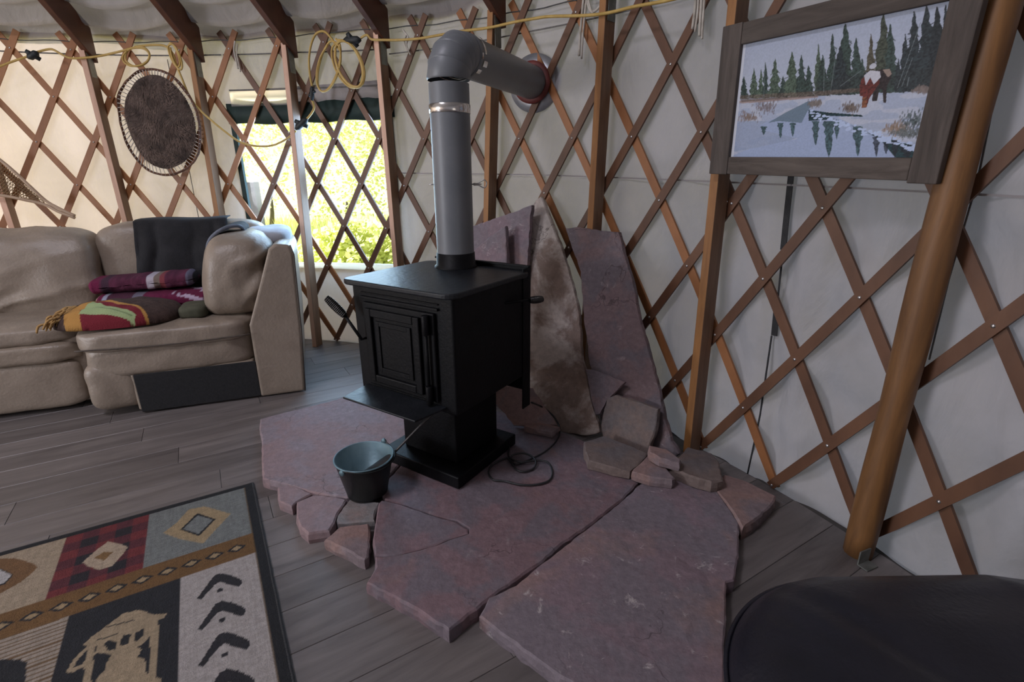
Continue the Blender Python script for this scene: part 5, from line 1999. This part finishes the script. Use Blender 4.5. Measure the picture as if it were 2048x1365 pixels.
PB.mesh('cloth', fnb, M['knit'], bl)
fr = MB()
rf = random.Random(4)
for k in range(46):
    t = k / 45
    u, v = -0.275 + 0.05 * math.sin(t * 3), 0.06 + 0.25 * t
    p = so_(u + rf.uniform(-.015, .03), v, 0.535 + 0.02 * math.sin(PI * t) + rf.uniform(-.02, .012))
    L = rf.uniform(0.05, 0.10)
    q = p - SU * (L * 0.5) + SV * rf.uniform(-.03, .01) - Vector((0, 0, L * 0.55))
    q.z = max(q.z, 0.475)
    mid = (p + q) / 2 + Vector((rf.uniform(-.01, .01), rf.uniform(-.01, .01), 0.012))
    fr.tube(spline([p, mid, q], 3), [0.005, 0.0055, 0.006, 0.006, 0.0055, 0.005, 0.0035], 5)
tag(fr.build('fringe', M['fringe'], bl, True), 'tan knotted fringe', kind='stuff')

# ================================================================== BLACK OTTOMAN (bottom right)
ott = thing('ottoman', 'black leather ottoman on the floor at bottom right corner of photo', 'ottoman', (0.80, 0.52, 0))


def ott_ring(off, z, n=120):
    x0, x1, y0, y1, r = 0.372 + off, 1.30 - off, 0.02 + off, 0.884 - off, 0.31
    r = max(0.05, r - off)
    out = []
    for (cx, cy, s0) in ((x1 - r, y1 - r, 0), (x0 + r, y1 - r, 90), (x0 + r, y0 + r, 180), (x1 - r, y0 + r, 270)):
        for k in range(n // 4):
            an = rad(s0 + 90 * k / (n // 4 - 1))
            out.append(Vector((cx + r * math.cos(an), cy + r * math.sin(an), z)))
    return out


def ott_loft(levels, name, mat, cap=True, wrinkle=0.0):
    b = MB()
    rings = [ott_ring(o_, z) for o_, z in levels]
    n = len(rings[0])
    vs = [p for rg in rings for p in rg]
    if wrinkle:
        vs = [p + Vector((0, 0, wrinkle * noise.noise(Vector((p.x * 13 + p.y * 11, p.y * 2 - p.x * 3, 1))) * min(1, max(0, (p.z - 0.35) * 20)))) for p in vs]
    fs = []
    for i in range(len(rings) - 1):
        for k in range(n):
            k2 = (k + 1) % n
            fs.append((i * n + k, i * n + k2, (i + 1) * n + k2, (i + 1) * n + k))
    fs.append(tuple(range(n - 1, -1, -1)))
    b.add(vs, fs)
    c0 = len(b.v)
    last = (len(rings) - 1) * n
    cen = sum(rings[-1], Vector()) / n
    b.v.append(tuple(cen + Vector((0, 0, 0.002))))
    b.f += [(last + k, last + (k + 1) % n, c0) for k in range(n)]
    return b.build(name, mat, ott, True)


ott_loft([(0.05, 0.02), (0.045, 0.10), (0.03, 0.24)], 'base', M['black_leather'])
ott_loft([(0.03, 0.235), (0.006, 0.25), (0.0, 0.30), (0.0, 0.335), (0.004, 0.35), (0.03, 0.385), (0.07, 0.405), (0.10, 0.414), (0.13, 0.42), (0.165, 0.425), (0.20, 0.428), (0.24, 0.430), (0.28, 0.432), (0.32, 0.433), (0.36, 0.434)], 'cushion', M['black_leather'], wrinkle=0.012)
MB().tube(ott_ring(-0.003, 0.338, 120), 0.005, 6, closed=True).build('piping', M['black_leather'], ott, True)
ft = MB()
for x, y in ((0.50, 0.25), (1.1, 0.25), (1.1, 0.72), (0.52, 0.72)):
    MB().lathe([(0.02, 0.0), (0.025, 0.0), (0.028, 0.022), (0.01, 0.022)], (x, y, 0.0), n=14).build('foot', M['iron'], ott, True)

# ================================================================== THINGS ON THE WALL
RC = RP - 0.012


def wp(x, y, r=RC):
    return oncyl(x, y, r)


# --- yellow extension cord swagged along the wall -------------------------------------
cord = thing('extension_cord', 'long yellow extension cord with black plugs swagged along the lattice top', 'cord', wp(600, 60))
runs = [
    [(-40, 150), (0, 133), (20, 125), (40, 118), (58, 112)],
    [(75, 104), (90, 100), (105, 99), (122, 108), (140, 116), (165, 116), (200, 112), (240, 103), (262, 97), (282, 92), (310, 90), (332, 93), (346, 108), (352, 128), (365, 160), (380, 195), (400, 220), (425, 243), (455, 267), (480, 284), (510, 292), (545, 291), (575, 277), (592, 262)],
    [(612, 240), (622, 228), (628, 215), (624, 200)],
    [(624, 172), (620, 150), (618, 120), (622, 90), (632, 68), (648, 63), (662, 76), (676, 96), (680, 100)],
    [(722, 76), (734, 70), (744, 79), (770, 80), (800, 80), (840, 77), (880, 70), (925, 62), (975, 56), (1030, 44), (1070, 37), (1100, 33), (1170, 31), (1215, 26), (1270, 13), (1330, 2), (1370, -8)],
]
for k, r_ in enumerate(runs):
    MB().tube(spline([wp(x, y, RC - (0.006 if 2 <= k <= 3 else 0.0)) for x, y in r_], 6), 0.0068, 8).build('cord_run', M['yellow_cord'], cord, True)


def loops(cx, cy, rx, ry, n, tilt, seed, rr):
    r2 = random.Random(seed)
    pts = []
    for k in range(n):
        ax, ay = rx * r2.uniform(0.85, 1.1), ry * r2.uniform(0.9, 1.08)
        ox, oy = r2.uniform(-4, 4), r2.uniform(-3, 3)
        for q in range(10):
            an = 2 * PI * q / 10
            x, y = ax * math.sin(an), -ay * math.cos(an)
            pts.append(wp(cx + ox + x * math.cos(tilt) - y * math.sin(tilt), cy + oy + x * math.sin(tilt) + y * math.cos(tilt), rr - 0.004 * k))
    return spline(pts, 3)


tag(MB().tube(loops(656, 132, 22, 52, 2, 0.25, 1, RC - 0.012), 0.0062, 7).build('coil', M['yellow_cord'], cord, True), 'hanging yellow cord coil')
tag(MB().tube(loops(698, 130, 24, 48, 3, -0.38, 2, RC - 0.012), 0.0062, 7).build('coil', M['yellow_cord'], cord, True), 'hanging yellow cord coil')
tag(MB().tube(loops(276, 112, 27, 20, 2, -0.15, 3, RC - 0.010), 0.0062, 7).build('coil', M['yellow_cord'], cord, True), 'small yellow cord coil above fur hide')
tag(MB().tube(loops(349, 112, 9, 28, 2, -0.35, 4, RC - 0.010), 0.0060, 7).build('coil', M['yellow_cord'], cord, True), 'small yellow cord coil above fur hide')


def plug(x0, y0, x1, y1, r0):
    p, q = wp(x0, y0, RC - 0.01), wp(x1, y1, RC - 0.01)
    d = (q - p)
    b = MB().tube([p - d * 0.15, p, p + d * 0.12, p + d * 0.88, q, q + d * 0.12], [0.008, r0 * 0.7, r0, r0, r0 * 0.7, 0.008], 10)
    out = (YC - p).normalized()
    s_ = d.normalized().cross(out)
    for sg in (-1, 1):
        c = p + d * 0.5
        b.tube([c, c + s_ * sg * r0 * 1.7 + d * 0.25 * sg], [r0 * 0.75, r0 * 0.6], 8)
    return b


for (x0, y0, x1, y1) in ((58, 115, 74, 106), (692, 80, 718, 80), (594, 256, 612, 240), (624, 198, 624, 176)):
    tag(plug(x0, y0, x1, y1, 0.021 if x0 != 624 else 0.014).build('plug', M['plug'], cord, True), 'black triple plug')

# --- fur hide laced in a hoop ---------------------------------------------------------
hide = thing('fur_hide', 'dark brown round fur hide laced into a willow hoop, hanging on the lattice wall', 'hide', wp(318, 240))
hc = wp(320, 240, RC - 0.015)
hn = (YC - hc)
hn.z = 0
hn.normalize()
hx = Vector((0, 0, 1)).cross(hn).normalized()
if hx.dot(RT) < 0:
    hx = -hx


def hp_(x, y, d=0.0):
    q = onplane(x, y, hc, hn)
    return q + hn * d


fur_o = [(300, 150), (322, 152), (345, 166), (368, 192), (385, 225), (392, 260), (390, 290), (380, 312), (362, 328), (335, 338), (305, 330), (285, 312), (268, 285), (256, 255), (249, 222), (252, 195), (266, 170), (282, 156)]
ctr_f = Vector((320, 245, 0))
FO = spline([Vector((x, y, 0)) for x, y in fur_o], 4, True)
nF = len(FO)


def furpt(j, t):
    p = ctr_f.lerp(FO[j % nF], t)
    d = 0.020 * (1 - t ** 3) + 0.006 * noise.noise(Vector((p.x * 0.06, p.y * 0.06, 1)))
    return hp_(p.x, p.y, d)


b = MB()
NR = 14
vs = [furpt(j, (i + 0.02) / NR) for i in range(NR + 1) for j in range(nF)]
fs = [(i * nF + j, i * nF + (j + 1) % nF, (i + 1) * nF + (j + 1) % nF, (i + 1) * nF + j) for i in range(NR) for j in range(nF)]
b.add(vs, fs)
pelt = b.build('pelt', M['fur'], hide, True)
hr = random.Random(9)
hair = MB()
for k in range(5200):
    t = math.sqrt(hr.random())
    j = hr.random() * nF
    p = ctr_f.lerp(FO[int(j) % nF].lerp(FO[(int(j) + 1) % nF], j % 1), min(1, t))
    s0 = hp_(p.x, p.y, 0.020 * (1 - t ** 3))
    ang = noise.noise(Vector((p.x * 0.02, p.y * 0.02, 5))) * 3 - 1.4
    flow = (hx * math.cos(ang) + Vector((0, 0, 1)) * math.sin(ang))
    tip = s0 + flow * hr.uniform(0.012, 0.026) + hn * hr.uniform(0.004, 0.014)
    w = hn.cross(flow) * 0.0016
    hair.add([s0 - w, s0 + w, tip], [(0, 1, 2)])
tag(hair.build('fur', M['fur_tip'], hide, recalc=False), 'long brown fur', kind='stuff')
hoop_o = [(300, 139), (325, 143), (352, 158), (378, 190), (394, 225), (401, 262), (400, 295), (392, 318), (372, 338), (342, 350), (310, 346), (285, 330), (262, 300), (247, 265), (239, 225), (240, 190), (254, 163), (276, 145)]
HO = spline([Vector((x, y, 0)) for x, y in hoop_o], 4, True)
hoopb = MB().tube([hp_(p.x, p.y, 0.004 + 0.003 * math.sin(i * 1.9)) for i, p in enumerate(HO)], 0.0075, 7, closed=True)
hoopb.tube([hp_(p.x * 1.0 + 1.5 * math.sin(i * .5), p.y + 1.5 * math.cos(i * .6), 0.012) for i, p in enumerate(HO)], 0.0045, 6, closed=True)
hoopb.build('hoop', M['willow'], hide, True)
lace = MB()
for i in range(0, nF, 1):
    a, c = FO[i], HO[i % len(HO)]
    lace.tube([hp_(a.x, a.y, 0.004), hp_(c.x, c.y, 0.014), hp_(c.x + (c.x - a.x) * .12, c.y + (c.y - a.y) * .12, 0.002)], 0.0026, 5)
tag(lace.build('lacing', M['twine'], hide, True), 'pale rawhide lacing', kind='stuff')

# --- snowshoe at the left edge --------------------------------------------------------
ss = thing('snowshoe', 'wooden snowshoe with brown rawhide webbing leaning on lattice at left edge', 'snowshoe', wp(40, 390, RC - 0.03))
sc_ = wp(40, 380, RC - 0.035)
sn_ = (YC - sc_)
sn_.z = 0
sn_.normalize()


def sq(x, y, d=0.0):
    return onplane(x, y, sc_, sn_) + sn_ * d


upe = [(150, 432), (120, 418), (92, 402), (60, 373), (30, 345), (0, 320), (-50, 285), (-110, 262), (-170, 262), (-205, 290)]
lowe = [(150, 436), (118, 424), (88, 409), (50, 400), (10, 392), (-40, 385), (-100, 370), (-160, 345), (-198, 318), (-205, 290)]
UE, LE = spline([Vector((x, y, 0)) for x, y in upe], 5), spline([Vector((x, y, 0)) for x, y in lowe], 5)
MB().tube([sq(p.x, p.y) for p in UE], 0.0105, 8).build('frame_bow', M['snowshoe'], ss, True)
MB().tube([sq(p.x, p.y) for p in LE], 0.0105, 8).build('frame_bow', M['snowshoe'], ss, True)
web = MB()


def between(t, s_):
    i = t * (len(UE) - 1)
    k = min(int(i), len(UE) - 2)
    a = UE[k].lerp(UE[k + 1], i - k)
    c = LE[k].lerp(LE[k + 1], i - k)
    return a.lerp(c, s_)


NW = 46
for k in range(NW):
    t0 = 0.24 + 0.74 * k / NW
    for dt in (-0.06, 0.06):
        a, c = between(min(.99, max(.22, t0)), 0.0), between(min(.99, max(.22, t0 + dt)), 1.0)
        web.tube([sq(a.x, a.y, 0.002 * (1 if dt > 0 else -1)), sq(c.x, c.y, 0.002 * (1 if dt > 0 else -1))], 0.0021, 4)
for s_ in (0.12, 0.24, 0.36, 0.48, 0.60, 0.72, 0.86):
    web.tube([sq(between(t / 30, s_).x, between(t / 30, s_).y) for t in range(8, 30)], 0.0021, 4)
tag(web.build('webbing', M['babiche'], ss, True), 'brown rawhide webbing', kind='stuff')
MB().tube([sq(-60, 292), sq(-45, 384)], 0.009, 8).build('crossbar', M['snowshoe'], ss, True)

# --- white twine lashings -------------------------------------------------------------
TW = [([(1168, -10), (1164, 30), (1160, 75), (1158, 112)], 'long white twine end hanging beside the orange post right of flange'),
      ([(1172, -6), (1180, 20), (1190, 22), (1200, 12)], 'short white twine loop tied at lattice top near flange'),
      ([(1404, -10), (1402, 20), (1400, 50), (1399, 72)], 'white twine end hanging left of the picture frame'),
      ([(1392, -10), (1390, 20), (1385, 58)], 'thin brown-shadowed twine end left of picture frame'),
      ([(470, 82), (468, 100), (472, 120), (476, 138)], 'white twine ends tied to lattice above left of the window'),
      ([(806, 60), (812, 70), (808, 84), (816, 104)], 'white twine knot on lattice right of the window top')]
for pts, lab in TW:
    rr = R_SLAT - 0.012
    bt = MB().tube(spline([wp(x, y, rr) for x, y in pts], 4), 0.006, 6)
    bt.tube(spline([wp(x + 5, y + 6, rr - 0.004) for x, y in pts], 4), 0.0045, 6)
    tag(bt.build('twine', M['twine'], smooth=True), lab, 'twine', 'twine ties on the lattice')

# ================================================================== OUTSIDE
gr = MB().grid(lambda u, v: Vector((-24 + 25 * u, 2 + 30 * v, -0.45 + 0.05 * noise.noise(Vector((u * 30, v * 30, 0))) + 3.2 * v * v)), 60, 60).build('ground', M['grass'], None, True)
tag(gr, kind='structure')
bounce_ring = MB().lathe([(R_CANVAS + 0.06, -0.16), (5.1, -0.16), (5.1, -0.11), (R_CANVAS + 0.06, -0.11)], (YC.x, YC.y, 0), n=72).build('bounce_ring', M['ring_brown'])  # unseen brown ring added to cut green bounce onto the canvas
tag(bounce_ring, kind='structure')
bl_ = MB()
rb = random.Random(12)
for k in range(26000):
    x, y = rb.uniform(-6.5, 1.5), 5.3 + 8 * rb.random() ** 1.6
    v = (y - 2) / 30
    z = -0.45 + 3.2 * v * v
    h_ = rb.uniform(0.10, 0.42)
    dx, dy = rb.uniform(-.12, .12), rb.uniform(-.12, .12)
    w = 0.012
    bl_.add([(x - w, y, z), (x + w, y, z), (x + dx, y + dy, z + h_)], [(0, 1, 2)])
tag(bl_.build('tall_grass', M['leaf'], recalc=False), 'tall sunny grass growing outside the window', 'grass', kind='stuff')


def bush(x, y, z, r, hgt, lab, seed):
    t = thing('shrub', lab, 'shrub', (x, y, z), 'shrubs outside the window')
    MB().tube([(x, y, z), (x + 0.05, y, z + 0.3), (x + 0.05, y + .1, z + 0.7)], [0.06, 0.05, 0.02], 7).build('stem', M['bark'], t, True)
    r2 = random.Random(seed)
    b_ = MB()
    for k in range(5000):
        th, ph = r2.uniform(0, 2 * PI), math.acos(r2.uniform(-1, 1))
        q = r2.random() ** 0.4
        p = Vector((x + r * q * math.sin(ph) * math.cos(th), y + r * q * math.sin(ph) * math.sin(th), z + hgt * 0.55 + hgt * 0.5 * q * math.cos(ph)))
        p += Vector((noise.noise(p * 1.3), noise.noise(p * 1.3 + Vector((5, 0, 0))), 0)) * 0.5
        s_ = r2.uniform(0.05, 0.12)
        d = Vector((r2.uniform(-1, 1), r2.uniform(-1, 1), r2.uniform(-.6, .9))).normalized()
        e = d.orthogonal().normalized()
        b_.add([p, p + d * s_ * .5 + e * s_ * .35, p + d * s_, p + d * s_ * .5 - e * s_ * .35], [(0, 1, 2, 3)])
    tag(b_.build('foliage', M['leaf'], t, recalc=False), kind='stuff')


bush(-3.4, 10.5, 0.0, 1.9, 4.2, 'tall sunlit shrub seen through left half of window', 1)
bush(-1.2, 11.0, 0.0, 2.0, 4.6, 'tall sunlit shrub seen through right half of window', 2)
bush(-5.6, 12.0, 0.1, 2.2, 5.0, 'sunlit shrub farthest left beyond the window', 3)
bush(-2.1, 6.9, -0.4, 0.8, 1.0, 'low bright shrub close behind the window', 5)
fpst = oncyl(512, 430, 5.2)
MB().box((fpst.x, fpst.y, 0.35), (1, 0, 0), (0, 1, 0), (0, 0, 1), 0.11, 0.11, 1.6).build('fence_post', M['grey_wood'], None, bevel=0.006)
tag(bpy.data.objects['fence_post'], 'weathered grey square post outside at left edge of window', 'post')
